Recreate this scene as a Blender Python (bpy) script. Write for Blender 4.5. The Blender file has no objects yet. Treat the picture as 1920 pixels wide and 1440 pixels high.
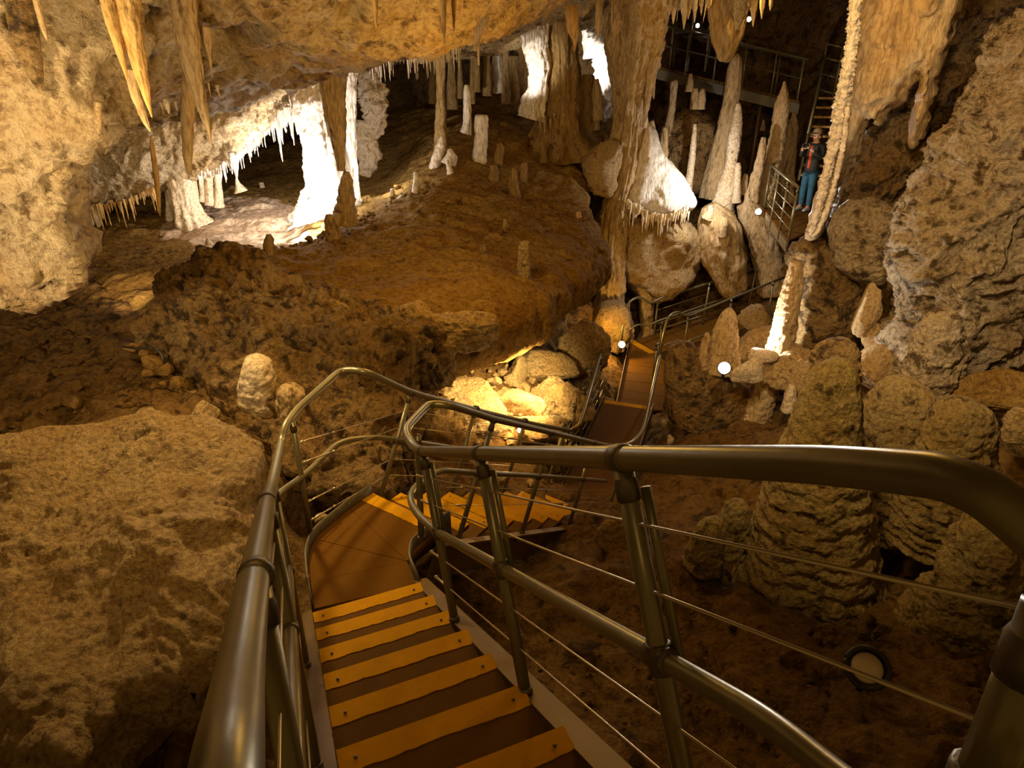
import bpy, math, random
import numpy as np
from mathutils import Vector, Matrix

C = bpy.context.scene.collection
rng = np.random.default_rng(7)
random.seed(7)

# ------------------------------------------------------------------ camera
F = 1200.0
PITCH = math.radians(25.87)
c_, s_ = math.cos(PITCH), math.sin(PITCH)
cam_d = bpy.data.cameras.new('camera')
cam_d.sensor_width = 36.0
cam_d.lens = 36.0 * F / 1920.0
cam_d.clip_start = 0.05
cam_d.clip_end = 200
cam = bpy.data.objects.new('camera', cam_d)
cam.rotation_euler = (math.pi / 2 - PITCH, 0, 0)
C.objects.link(cam)
bpy.context.scene.camera = cam
vs = bpy.context.scene.view_settings
vs.view_transform = 'Standard'
vs.look = 'None'
vs.gamma = 1.0
vs.use_curve_mapping = False
vs.exposure = 0.22

FW = np.array([0, c_, -s_]); UP = np.array([0, s_, c_]); RT = np.array([1.0, 0, 0])


def ray(px, py):
    return FW + RT * ((px - 960) / F) + UP * ((720 - py) / F)


def PD(px, py, D):          # point seen at a pixel of the photograph, at optical depth D (metres)
    return ray(px, py) * D


def PY(px, py, Y):          # the same at horizontal distance Y in front of the camera
    r = ray(px, py)
    return r * (Y / r[1])


def PZ(px, py, z):          # the same at height z
    r = ray(px, py)
    return r * (z / r[2])


# ------------------------------------------------------------------ light
world = bpy.data.worlds.new('cave_ambient_fill')
world.use_nodes = True
bg = world.node_tree.nodes['Background']
bg.inputs[0].default_value = (1.0, 0.55, 0.12, 1)
bg.inputs[1].default_value = 0.14  # even warm ambient fill added from all round
bpy.context.scene.world = world

WARM = (1.0, 0.63, 0.21)
AMBER = (1.0, 0.56, 0.11)
WHITE = (1.0, 0.93, 0.84)


def lamp(name, loc, power, color, radius=0.12, target=None, angle=None, blend=0.6):
    d = bpy.data.lights.new(name, 'SPOT' if target is not None else 'POINT')
    d.energy = power
    d.color = color
    d.shadow_soft_size = radius
    o = bpy.data.objects.new(name, d)
    o.location = tuple(loc)
    if target is not None:
        d.spot_size = math.radians(angle or 90)
        d.spot_blend = blend
        v = Vector(target) - Vector(loc)
        o.rotation_euler = v.to_track_quat('-Z', 'Y').to_euler()
    C.objects.link(o)
    return o


# white lamps of the grotto and back columns, with an added flank fill
lamp('grotto_light', PD(578, 452, 11.0), 760, WHITE, 0.08, target=PD(515, 225, 12.6), angle=125, blend=0.5)
lamp('column_base_light', PD(640, 365, 11.6), 18, WHITE, 0.06)
lamp('mound_side_fill_light', PD(720, 330, 12.3), 26, WHITE, 0.1)  # weak point added to light the mound's left flanks
lamp('back_column_light', PD(972, 185, 12.9), 120, WHITE, 0.05, target=PD(1000, 120, 13.7), angle=62, blend=0.8)
lamp('far_column_light', PD(1092, 150, 15.7), 300, WHITE, 0.06, target=PD(1128, 115, 16.8), angle=80)
# white light beside the flowstone mound
lamp('flowstone_light', PD(1326, 352, 14.0), 120, WHITE, 0.05)
# light of the lower lamps
lamp('star_light', PD(1390, 640, 9.5), 190, WHITE, 0.04, target=PD(1462, 620, 9.3), angle=120)
lamp('boulder_light', PD(1015, 690, 8.7), 340, (1.0, 0.72, 0.30), 0.08, target=PD(925, 740, 9.8), angle=120)
lamp('pit_light', PD(976, 795, 8.75), 18, WARM, 0.05)
lamp('corner_light', PD(1150, 634, 14.4), 60, AMBER, 0.06)
lamp('stair_light', PD(1462, 330, 12.6), 1300, WHITE, 0.04, target=PY(1556, 300, 9.0), angle=28)
# unseen warm lamps round the viewpoint and through the chamber, some added as fill
lamp('left_wall_light', (-4.9, 2.4, -1.2), 780, (1.0, 0.74, 0.40), 0.25, target=(-4.6, 6.0, 0.5), angle=120)
lamp('right_wall_light', (1.3, 3.2, 1.3), 900, (1.0, 0.72, 0.40), 0.3, target=(4.6, 6.8, -1.0), angle=75)
lamp('stalagmite_light', (1.0, 3.1, 0.3), 300, (1.0, 0.66, 0.22), 0.2, target=(2.7, 4.6, -1.7), angle=66)
lamp('ceiling_fill_light', (-2.6, 3.6, -1.4), 330, (1.0, 0.72, 0.36), 0.25, target=(-3.2, 7.0, 0.5), angle=80)  # unseen lamp added to brighten the pale left ceiling
lamp('path_light', (-2.5, 5.6, -0.4), 330, (1.0, 0.68, 0.27), 0.15, target=(-2.9, 4.2, -3.0), angle=110)
lamp('bank_fill_light', PD(230, 575, 8.3), 150, (1.0, 0.74, 0.42), 0.12, target=PD(230, 310, 11.8), angle=75)  # unseen low lamp added to lift the hanging rock bank
lamp('view_light', (-0.9, 1.4, 1.5), 380, (1.0, 0.62, 0.20), 0.3, target=(-3.0, 5.2, -2.8), angle=60)
lamp('grotto_fill_light', PD(500, 300, 11.7), 70, WHITE, 0.2)  # white point added as fill over the grotto floor
lamp('step_light', (-0.2, 0.2, 1.6), 45, (1.0, 0.60, 0.2), 0.3, target=(-0.9, 3.4, -3.0), angle=50)
lamp('mound_light', (-0.6, 7.8, -0.7), 110, AMBER, 0.4)
lamp('chamber_light', (2.6, 7.0, 1.2), 130, AMBER, 0.4)
lamp('far_chamber_light', (4.0, 13.0, 1.2), 130, AMBER, 0.3)


# ------------------------------------------------------------------ noise
def _hash(ix, iy, iz, seed):
    h = (ix.astype(np.uint32) * np.uint32(374761393) + iy.astype(np.uint32) * np.uint32(668265263)
         + iz.astype(np.uint32) * np.uint32(2246822519) + np.uint32(seed * 974634777 & 0xffffffff))
    h = (h ^ (h >> np.uint32(13))) * np.uint32(1274126177)
    return h ^ (h >> np.uint32(16))


GR = np.array([[1, 1, 0], [-1, 1, 0], [1, -1, 0], [-1, -1, 0], [1, 0, 1], [-1, 0, 1], [1, 0, -1], [-1, 0, -1],
               [0, 1, 1], [0, -1, 1], [0, 1, -1], [0, -1, -1], [1, 1, 0], [-1, 1, 0], [0, -1, 1], [0, -1, -1]], dtype=np.float32)


def perlin(P, seed=0):
    P = np.asarray(P, dtype=np.float32)
    i = np.floor(P)
    f = P - i
    i = i.astype(np.int64)
    u = f * f * f * (f * (f * 6 - 15) + 10)
    out = np.zeros(len(P), dtype=np.float32)
    for dx in (0, 1):
        wx = u[:, 0] if dx else 1 - u[:, 0]
        for dy in (0, 1):
            wy = u[:, 1] if dy else 1 - u[:, 1]
            for dz in (0, 1):
                wz = u[:, 2] if dz else 1 - u[:, 2]
                h = _hash(i[:, 0] + dx, i[:, 1] + dy, i[:, 2] + dz, seed) & np.uint32(15)
                g = GR[h]
                out += wx * wy * wz * (g[:, 0] * (f[:, 0] - dx) + g[:, 1] * (f[:, 1] - dy) + g[:, 2] * (f[:, 2] - dz))
    return out


def fbm(P, octs=5, seed=0, gain=0.5, ridged=False):
    P = np.asarray(P, dtype=np.float32)
    a, t = 1.0, np.zeros(len(P), dtype=np.float32)
    for k in range(octs):
        n = perlin(P, seed + k)
        if ridged:
            n = 0.5 - np.abs(n) * 1.6
        t += a * n
        a *= gain
        P = P * 2.03 + 17.3
    return t


def rocky(P, scale, seed):
    """Limestone relief, about -1..1: warped lumps, creases and pits."""
    Q = np.asarray(P, dtype=np.float32) / scale
    w = np.stack([perlin(Q * 0.8, seed + 31), perlin(Q * 0.8, seed + 32), perlin(Q * 0.8, seed + 33)], 1)
    Q = Q + 0.6 * w
    pit = np.maximum(perlin(Q * 3.1, seed + 60) - 0.12, 0)
    return 0.78 * fbm(Q, 7, seed, 0.54) + 0.42 * fbm(Q * 1.7, 5, seed + 50, 0.55, ridged=True) - 0.8 * pit


# ------------------------------------------------------------------ mesh helpers
def mesh_from(name, V, faces, smooth=True):
    """faces: list of integer arrays (n,k)"""
    me = bpy.data.meshes.new(name)
    V = np.asarray(V, dtype=np.float32)
    me.vertices.add(len(V))
    me.vertices.foreach_set('co', V.ravel())
    loops = np.concatenate([f.ravel() for f in faces]).astype(np.int32)
    sizes = np.concatenate([np.full(len(f), f.shape[1], dtype=np.int32) for f in faces])
    starts = np.concatenate([[0], np.cumsum(sizes)[:-1]]).astype(np.int32)
    me.loops.add(len(loops))
    me.loops.foreach_set('vertex_index', loops)
    me.polygons.add(len(sizes))
    me.polygons.foreach_set('loop_start', starts)
    me.polygons.foreach_set('loop_total', sizes)
    me.polygons.foreach_set('use_smooth', np.full(len(sizes), smooth, dtype=bool))
    me.update(calc_edges=True)
    me.validate()
    return me


def obj(name, me, mat, parent=None, label=None, cat=None, group=None, kind=None):
    o = bpy.data.objects.new(name, me)
    C.objects.link(o)
    if me is not None and mat is not None and not me.materials:
        me.materials.append(mat)
    if parent is not None:
        o.parent = parent
    tag(o, label, cat, group, kind)
    return o


def tag(o, label=None, cat=None, group=None, kind=None):
    if label: o['label'] = label
    if cat: o['category'] = cat
    if group: o['group'] = group
    if kind: o['kind'] = kind
    return o


def thing(name, label, cat, loc=(0, 0, 0), group=None):
    o = bpy.data.objects.new(name, None)
    o.empty_display_size = 0.1
    o.location = tuple(loc)
    C.objects.link(o)
    return tag(o, label, cat, group)


def vnormals(V, faces):
    N = np.zeros_like(V)
    for f in faces:
        a, b, c = V[f[:, 0]], V[f[:, 1]], V[f[:, 2]]
        d = V[f[:, 3]] if f.shape[1] == 4 else c
        n = np.cross(c - a, d - b) if f.shape[1] == 4 else np.cross(b - a, c - a)
        for k in range(f.shape[1]):
            for ax in range(3):
                N[:, ax] += np.bincount(f[:, k], weights=n[:, ax], minlength=len(V))
    l = np.linalg.norm(N, axis=1, keepdims=True)
    return N / np.maximum(l, 1e-9)


def grid_faces(n, m, wrap=False):
    """quads of an n x m vertex grid (wrap joins the last column to the first)"""
    i = np.arange(n - 1)[:, None]
    mm = m if wrap else m - 1
    j = np.arange(mm)[None, :]
    j2 = (j + 1) % m
    return np.stack([i * m + j, i * m + j2, (i + 1) * m + j2, (i + 1) * m + j], -1).reshape(-1, 4)


def tps(pts, vals, smooth=1e-3):
    pts = np.asarray(pts, float)
    vals = np.asarray(vals, float)
    n = len(pts)
    d = np.linalg.norm(pts[:, None] - pts[None], axis=2)
    K = d  # linear kernel: no overshoot
    A = np.zeros((n + 1, n + 1))
    A[:n, :n] = K + smooth * np.eye(n)
    A[:n, n] = 1
    A[n, :n] = 1
    w = np.linalg.solve(A, np.concatenate([vals, [0]]))

    def f(X):
        X = np.asarray(X, float)
        out = np.full(len(X), w[n])
        for k in range(n):
            out += w[k] * np.hypot(X[:, 0] - pts[k, 0], X[:, 1] - pts[k, 1])
        return out
    return f


# ------------------------------------------------------------------ materials
def nodes(name):
    m = bpy.data.materials.new(name)
    m.use_nodes = True
    nt = m.node_tree
    b = nt.nodes['Principled BSDF']
    return m, nt, b


def mat_rock(name, base, alt, dark, spots=0.52, bump=0.6, scale=1.0, streak=False, rough=0.72, spec=0.35, fine=1.0, popcorn=0.0):
    m, nt, b = nodes(name)
    L = nt.links.new
    geo = nt.nodes.new('ShaderNodeNewGeometry')
    mp = nt.nodes.new('ShaderNodeMapping')
    mp.inputs['Scale'].default_value = (scale, scale, scale * (0.22 if streak else 1.0))
    L(geo.outputs['Position'], mp.inputs['Vector'])

    def noise(sc, det, rgh=0.55, dist=0.0):
        n = nt.nodes.new('ShaderNodeTexNoise')
        n.inputs['Scale'].default_value = sc
        n.inputs['Detail'].default_value = det
        n.inputs['Roughness'].default_value = rgh
        n.inputs['Distortion'].default_value = dist
        L(mp.outputs[0], n.inputs['Vector'])
        return n.outputs['Fac']

    def ramp(fac, lo, hi):
        r = nt.nodes.new('ShaderNodeMapRange')
        r.inputs['From Min'].default_value = lo
        r.inputs['From Max'].default_value = hi
        L(fac, r.inputs['Value'])
        return r.outputs[0]

    def mix(fac, a, bcol):
        x = nt.nodes.new('ShaderNodeMix')
        x.data_type = 'RGBA'
        L(fac, x.inputs[0])
        for sock, v in ((x.inputs[6], a), (x.inputs[7], bcol)):
            if isinstance(v, tuple):
                sock.default_value = (*v, 1)
            else:
                L(v, sock)
        return x.outputs[2]

    n1 = noise(1.3, 5, 0.6, 0.4)
    n2 = noise(4.5, 8, 0.62, 0.25)
    n3 = noise(15.0, 8, 0.66, 0.1)
    col = mix(ramp(n1, 0.38, 0.64), base, alt)
    col = mix(ramp(n2, spots, spots + 0.10), col, dark)
    # fine speckle
    mul = nt.nodes.new('ShaderNodeMix')
    mul.data_type = 'RGBA'
    mul.blend_type = 'MULTIPLY'
    mul.inputs[0].default_value = 0.75 * fine
    L(col, mul.inputs[6])
    cr = nt.nodes.new('ShaderNodeValToRGB')
    cr.color_ramp.elements[0].position = 0.34
    cr.color_ramp.elements[0].color = (0.34, 0.24, 0.14, 1)
    cr.color_ramp.elements[1].position = 0.56
    cr.color_ramp.elements[1].color = (1, 1, 1, 1)
    L(n3, cr.inputs[0])
    L(cr.outputs[0], mul.inputs[7])
    L(mul.outputs[2], b.inputs['Base Color'])
    b.inputs['Roughness'].default_value = rough
    b.inputs['Specular IOR Level'].default_value = spec
    # relief
    n4 = noise(34.0, 6, 0.7, 0.3)
    a = nt.nodes.new('ShaderNodeMath'); a.operation = 'MULTIPLY_ADD'
    L(n2, a.inputs[0]); a.inputs[1].default_value = 1.9
    L(n3, a.inputs[2])
    a2 = nt.nodes.new('ShaderNodeMath'); a2.operation = 'MULTIPLY_ADD'
    L(n4, a2.inputs[0]); a2.inputs[1].default_value = 0.45 * fine
    L(a.outputs[0], a2.inputs[2])
    hsock = a2.outputs[0]
    if popcorn:
        vo = nt.nodes.new('ShaderNodeTexVoronoi')
        vo.inputs['Scale'].default_value = 11.0
        wm = nt.nodes.new('ShaderNodeMix')
        wm.data_type = 'VECTOR'
        wm.inputs[0].default_value = 0.06
        L(mp.outputs[0], wm.inputs[4])
        nv = nt.nodes.new('ShaderNodeTexNoise')
        nv.inputs['Scale'].default_value = 6.0
        L(mp.outputs[0], nv.inputs['Vector'])
        L(nv.outputs['Color'], wm.inputs[5])
        L(wm.outputs[1], vo.inputs['Vector'])
        a3 = nt.nodes.new('ShaderNodeMath'); a3.operation = 'MULTIPLY_ADD'
        L(vo.outputs['Distance'], a3.inputs[0]); a3.inputs[1].default_value = -popcorn
        L(hsock, a3.inputs[2])
        hsock = a3.outputs[0]
    bp = nt.nodes.new('ShaderNodeBump')
    bp.inputs['Strength'].default_value = bump
    bp.inputs['Distance'].default_value = 0.15 / scale
    L(hsock, bp.inputs['Height'])
    L(bp.outputs[0], b.inputs['Normal'])
    return m


def mat_plain(name, col, rough=0.5, metal=0.0, noise_amt=0.25, nscale=8, bump=0.0, emit=None, estr=0, spec=0.5):
    m, nt, b = nodes(name)
    L = nt.links.new
    geo = nt.nodes.new('ShaderNodeNewGeometry')
    n = nt.nodes.new('ShaderNodeTexNoise')
    n.inputs['Scale'].default_value = nscale
    n.inputs['Detail'].default_value = 6
    n.inputs['Roughness'].default_value = 0.65
    L(geo.outputs['Position'], n.inputs['Vector'])
    x = nt.nodes.new('ShaderNodeMix')
    x.data_type = 'RGBA'
    x.inputs[6].default_value = (*[v * (1 - noise_amt) for v in col], 1)
    x.inputs[7].default_value = (*[min(1, v * (1 + noise_amt)) for v in col], 1)
    L(n.outputs['Fac'], x.inputs[0])
    L(x.outputs[2], b.inputs['Base Color'])
    b.inputs['Roughness'].default_value = rough
    b.inputs['Metallic'].default_value = metal
    b.inputs['Specular IOR Level'].default_value = spec
    if bump:
        bp = nt.nodes.new('ShaderNodeBump')
        bp.inputs['Strength'].default_value = bump
        bp.inputs['Distance'].default_value = 0.01
        L(n.outputs['Fac'], bp.inputs['Height'])
        L(bp.outputs[0], b.inputs['Normal'])
    if emit:
        b.inputs['Emission Color'].default_value = (*emit, 1)
        b.inputs['Emission Strength'].default_value = estr
    return m


M = {}
M['ceiling'] = mat_rock('ceiling_limestone', (0.72, 0.57, 0.36), (0.62, 0.42, 0.20), (0.20, 0.12, 0.05), 0.57, 0.9)
M['ceiling_brown'] = mat_rock('brown_ceiling_limestone', (0.60, 0.44, 0.22), (0.52, 0.32, 0.11), (0.17, 0.09, 0.03), 0.55, 0.9)
M['floor'] = mat_rock('brown_cave_floor', (0.33, 0.19, 0.06), (0.24, 0.13, 0.032), (0.09, 0.05, 0.015), 0.54, 0.9, rough=0.8, spec=0.2)
M['ledge'] = mat_rock('smooth_brown_flowstone', (0.40, 0.25, 0.075), (0.31, 0.17, 0.04), (0.13, 0.07, 0.02), 0.58, 0.75, rough=0.85, spec=0.12)
M['pitted'] = mat_rock('pitted_brown_rock', (0.46, 0.30, 0.12), (0.37, 0.21, 0.06), (0.09, 0.05, 0.017), 0.51, 1.0, 1.3, popcorn=0.7)
M['crust'] = mat_rock('crusted_tan_boulder', (0.58, 0.41, 0.20), (0.47, 0.30, 0.11), (0.16, 0.09, 0.03), 0.60, 1.0, 1.7, rough=0.5, spec=0.4, popcorn=0.6)
M['grotto'] = mat_rock('pale_grotto_floor', (0.62, 0.47, 0.34), (0.52, 0.36, 0.23), (0.34, 0.21, 0.11), 0.62, 0.5, 1.0, rough=0.9, spec=0.1)
M['wall'] = mat_rock('pale_pitted_wall', (0.72, 0.58, 0.40), (0.56, 0.41, 0.22), (0.14, 0.085, 0.03), 0.52, 1.0, 1.4, popcorn=0.6)
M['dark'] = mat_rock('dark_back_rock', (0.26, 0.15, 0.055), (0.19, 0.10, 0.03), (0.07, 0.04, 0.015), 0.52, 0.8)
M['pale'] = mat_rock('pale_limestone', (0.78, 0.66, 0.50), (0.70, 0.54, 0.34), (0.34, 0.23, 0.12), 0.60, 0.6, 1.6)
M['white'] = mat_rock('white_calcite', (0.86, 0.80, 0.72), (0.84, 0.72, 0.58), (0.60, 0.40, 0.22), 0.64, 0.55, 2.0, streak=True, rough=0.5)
M['straw'] = mat_rock('straw_calcite', (0.84, 0.74, 0.60), (0.74, 0.56, 0.34), (0.45, 0.28, 0.12), 0.62, 0.3, 3.0, streak=True, rough=0.45)
M['tan'] = mat_rock('tan_stalagmite', (0.62, 0.47, 0.28), (0.54, 0.36, 0.16), (0.22, 0.13, 0.05), 0.56, 0.7, 2.0, streak=True)
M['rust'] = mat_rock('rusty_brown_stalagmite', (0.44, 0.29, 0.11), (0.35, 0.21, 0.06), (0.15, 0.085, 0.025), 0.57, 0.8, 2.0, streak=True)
M['ochre'] = mat_rock('ochre_stalactite', (0.66, 0.44, 0.17), (0.58, 0.33, 0.10), (0.24, 0.13, 0.04), 0.60, 0.5, 2.0, streak=True)
M['banded'] = mat_rock('banded_stalagmite', (0.58, 0.44, 0.21), (0.50, 0.33, 0.12), (0.13, 0.085, 0.03), 0.55, 1.0, 2.0, popcorn=0.5)
M['boulder'] = mat_rock('broken_rock', (0.62, 0.46, 0.24), (0.52, 0.34, 0.14), (0.20, 0.11, 0.04), 0.58, 0.8, 1.8)
M['curtain'] = mat_rock('orange_flowstone_curtain', (0.56, 0.43, 0.25), (0.52, 0.33, 0.13), (0.26, 0.16, 0.065), 0.56, 0.5, 1.4, streak=True, rough=0.5, spec=0.5)
M['steel'] = mat_plain('galvanised_rail', (0.22, 0.195, 0.115), 0.34, 0.45, 0.25, 9, 0.12)
M['clamp'] = mat_plain('dark_rail_clamp', (0.13, 0.11, 0.075), 0.45, 0.6, 0.35, 20, 0.3)
M['wire'] = mat_plain('wire_cable', (0.62, 0.54, 0.42), 0.35, 0.85, 0.1)
M['tread'] = mat_plain('brown_tread', (0.125, 0.06, 0.012), 0.8, 0.0, 0.25, 14, 0.3, spec=0.12)
M['yellow'] = mat_plain('yellow_nosing_paint', (0.56, 0.275, 0.004), 0.8, 0.0, 0.22, 16, 0.2, spec=0.12)
M['stringer'] = mat_plain('grey_steel_plate', (0.17, 0.11, 0.045), 0.5, 0.3, 0.25, 6, 0.2)
M['beam'] = mat_plain('dark_steel_beam', (0.10, 0.085, 0.06), 0.5, 0.4, 0.25, 6, 0.2)
M['deck'] = mat_plain('brown_deck_board', (0.13, 0.058, 0.006), 0.85, 0.0, 0.2, 10, 0.2, spec=0.1)
M['housing'] = mat_plain('black_lamp_housing', (0.03, 0.028, 0.025), 0.4, 0.3, 0.2)
M['lens'] = mat_plain('unlit_lens', (0.62, 0.52, 0.40), 0.15, 0.0, 0.1)
M['glow'] = mat_plain('lit_lamp', (1, 1, 1), 0.3, 0, 0, emit=(1.0, 0.95, 0.88), estr=40)


# ------------------------------------------------------------------ shape builders
def resample(P, n):
    """Catmull-Rom through the rows of P (any width), n samples evenly spaced by length of the first 3 columns"""
    P = np.asarray(P, float)
    if len(P) == 2:
        t = np.linspace(0, 1, n)[:, None]
        return P[:1] * (1 - t) + P[1:] * t
    Q = np.vstack([2 * P[0] - P[1], P, 2 * P[-1] - P[-2]])
    out = []
    for i in range(1, len(Q) - 2):
        t = np.linspace(0, 1, 24, endpoint=False)[:, None]
        a, b, c, d = Q[i - 1], Q[i], Q[i + 1], Q[i + 2]
        out.append(0.5 * (2 * b + (c - a) * t + (2 * a - 5 * b + 4 * c - d) * t ** 2 + (3 * b - a - 3 * c + d) * t ** 3))
    out = np.vstack(out + [P[-1:]])
    l = np.concatenate([[0], np.cumsum(np.linalg.norm(np.diff(out[:, :3], axis=0), axis=1))])
    tt = np.linspace(0, l[-1], n)
    return np.stack([np.interp(tt, l, out[:, k]) for k in range(P.shape[1])], 1)


def loft(R, nseg, style='flute', amp=0.22, seed=0, flat=1.0, freq=1.0):
    """R rows (x,y,z,r): closed rough tube along a spine; returns V, faces"""
    n = len(R)
    P, rad = R[:, :3], np.maximum(R[:, 3], 0.0015)
    T = np.gradient(P, axis=0)
    T /= np.maximum(np.linalg.norm(T, axis=1, keepdims=True), 1e-9)
    A = np.cross(T, [0, 1.0, 0.05])
    A /= np.maximum(np.linalg.norm(A, axis=1, keepdims=True), 1e-6)
    B = np.cross(T, A)
    th = np.linspace(0, 2 * np.pi, nseg, endpoint=False)
    dirs = A[:, None] * np.cos(th)[None, :, None] + B[:, None] * (np.sin(th)[None, :, None] * flat)
    V = P[:, None] + dirs * rad[:, None, None]
    t = np.concatenate([[0], np.cumsum(np.linalg.norm(np.diff(P, axis=0), axis=1))])
    rm = max(float(np.percentile(rad, 70)), 0.01)
    tt = np.repeat(t, nseg)
    cosd = np.tile(np.stack([np.cos(th), np.sin(th)], 1), (n, 1))
    rr = np.repeat(rad, nseg)
    q = np.concatenate([cosd, (tt / rm)[:, None]], 1) * freq
    off = seed * 7.31
    big = perlin(q * [0.8, 0.8, 0.55] + off, seed)
    if style == 'flute':
        d = 0.9 * big + 0.8 * fbm(q * [2.3, 2.3, 0.22] + off, 4, seed + 1) + 0.45 * fbm(q * [2.5, 2.5, 1.5] + off, 4, seed + 2, 0.6)
    elif style == 'band':
        w = tt / rm * 27.0 * freq + 5.0 * perlin(q * [1.5, 1.5, 1.0] + off, seed + 4)
        tri = np.abs((w / np.pi) % 2 - 1)
        d = 0.9 * big + 0.46 * (np.maximum(tri, 0.02) ** 0.6 - 0.5) + 0.65 * fbm(q * [2.0, 2.0, 3.4] + off, 6, seed + 1, 0.6)
    elif style == 'smooth':
        d = 0.6 * big + 0.35 * fbm(q * [2.0, 2.0, 0.3] + off, 3, seed + 1)
    else:
        d = 0.9 * big + 1.1 * fbm(q * 1.6 + off, 7, seed + 1, 0.6)
    V = (V.reshape(-1, 3) + dirs.reshape(-1, 3) * (rr * amp * d)[:, None])
    faces = [grid_faces(n, nseg, True)]
    V = np.vstack([V, P[:1], P[-1:]])
    k0, k1 = n * nseg, n * nseg + 1
    j = np.arange(nseg)
    faces.append(np.stack([np.full(nseg, k0), (j + 1) % nseg, j], 1))
    b = (n - 1) * nseg
    faces.append(np.stack([np.full(nseg, k1), b + j, b + (j + 1) % nseg], 1))
    return V, faces


SEED = [0]


def col_mesh(name, spec, Y=None, style='flute', amp=0.22, flat=1.0, freq=1.0, dens=1.0):
    """spec rows (px, py, half width in px[, Y])"""
    SEED[0] += 1
    rows = []
    for r in spec:
        y = r[3] if len(r) > 3 else Y
        p = PY(r[0], r[1], y)
        rows.append([*p, r[2] * (p @ FW) / F])
    lp = sum(math.hypot(spec[i + 1][0] - spec[i][0], spec[i + 1][1] - spec[i][1]) for i in range(len(spec) - 1))
    rmax = max(r[2] for r in spec)
    n = int(np.clip(lp / 2.2 * dens, 8, 300))
    ns = int(np.clip(rmax * 6.28 / 3.2 * dens, 10, 200))
    V, f = loft(resample(rows, n), ns, style, amp, SEED[0], flat, freq)
    return mesh_from(name, V, f)


def col(name, label, cat, spec, Y=None, mat='tan', style='flute', amp=0.22, group=None, flat=1.0, freq=1.0, parent=None, dens=1.0):
    me = col_mesh(name, spec, Y, style, amp, flat, freq, dens)
    return obj(name, me, M[mat], parent, label, cat, group)


def poly_info(P, poly):
    """signed distance (inside positive) and nearest point on a closed polygon"""
    n = len(poly)
    best = np.full(len(P), 1e18)
    near = np.zeros_like(P)
    inside = np.zeros(len(P), bool)
    for i in range(n):
        a, b = poly[i], poly[(i + 1) % n]
        ab = b - a
        t = np.clip(((P - a) @ ab) / max(ab @ ab, 1e-12), 0, 1)
        q = a + t[:, None] * ab
        d = ((P - q) ** 2).sum(1)
        m = d < best
        best[m] = d[m]
        near[m] = q[m]
        if (a[1] > b[1]) or (a[1] < b[1]):
            cnd = ((a[1] > P[:, 1]) != (b[1] > P[:, 1])) & (P[:, 0] < (b[0] - a[0]) * (P[:, 1] - a[1]) / (b[1] - a[1]) + a[0])
            inside ^= cnd
    return np.where(inside, np.sqrt(best), -np.sqrt(best)), near, inside


def smooth_poly(poly, it=2):
    p = np.asarray(poly, float)
    for _ in range(it):
        q = np.roll(p, -1, 0)
        p = np.stack([0.75 * p + 0.25 * q, 0.25 * p + 0.75 * q], 1).reshape(-1, p.shape[1])
    return p


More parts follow.
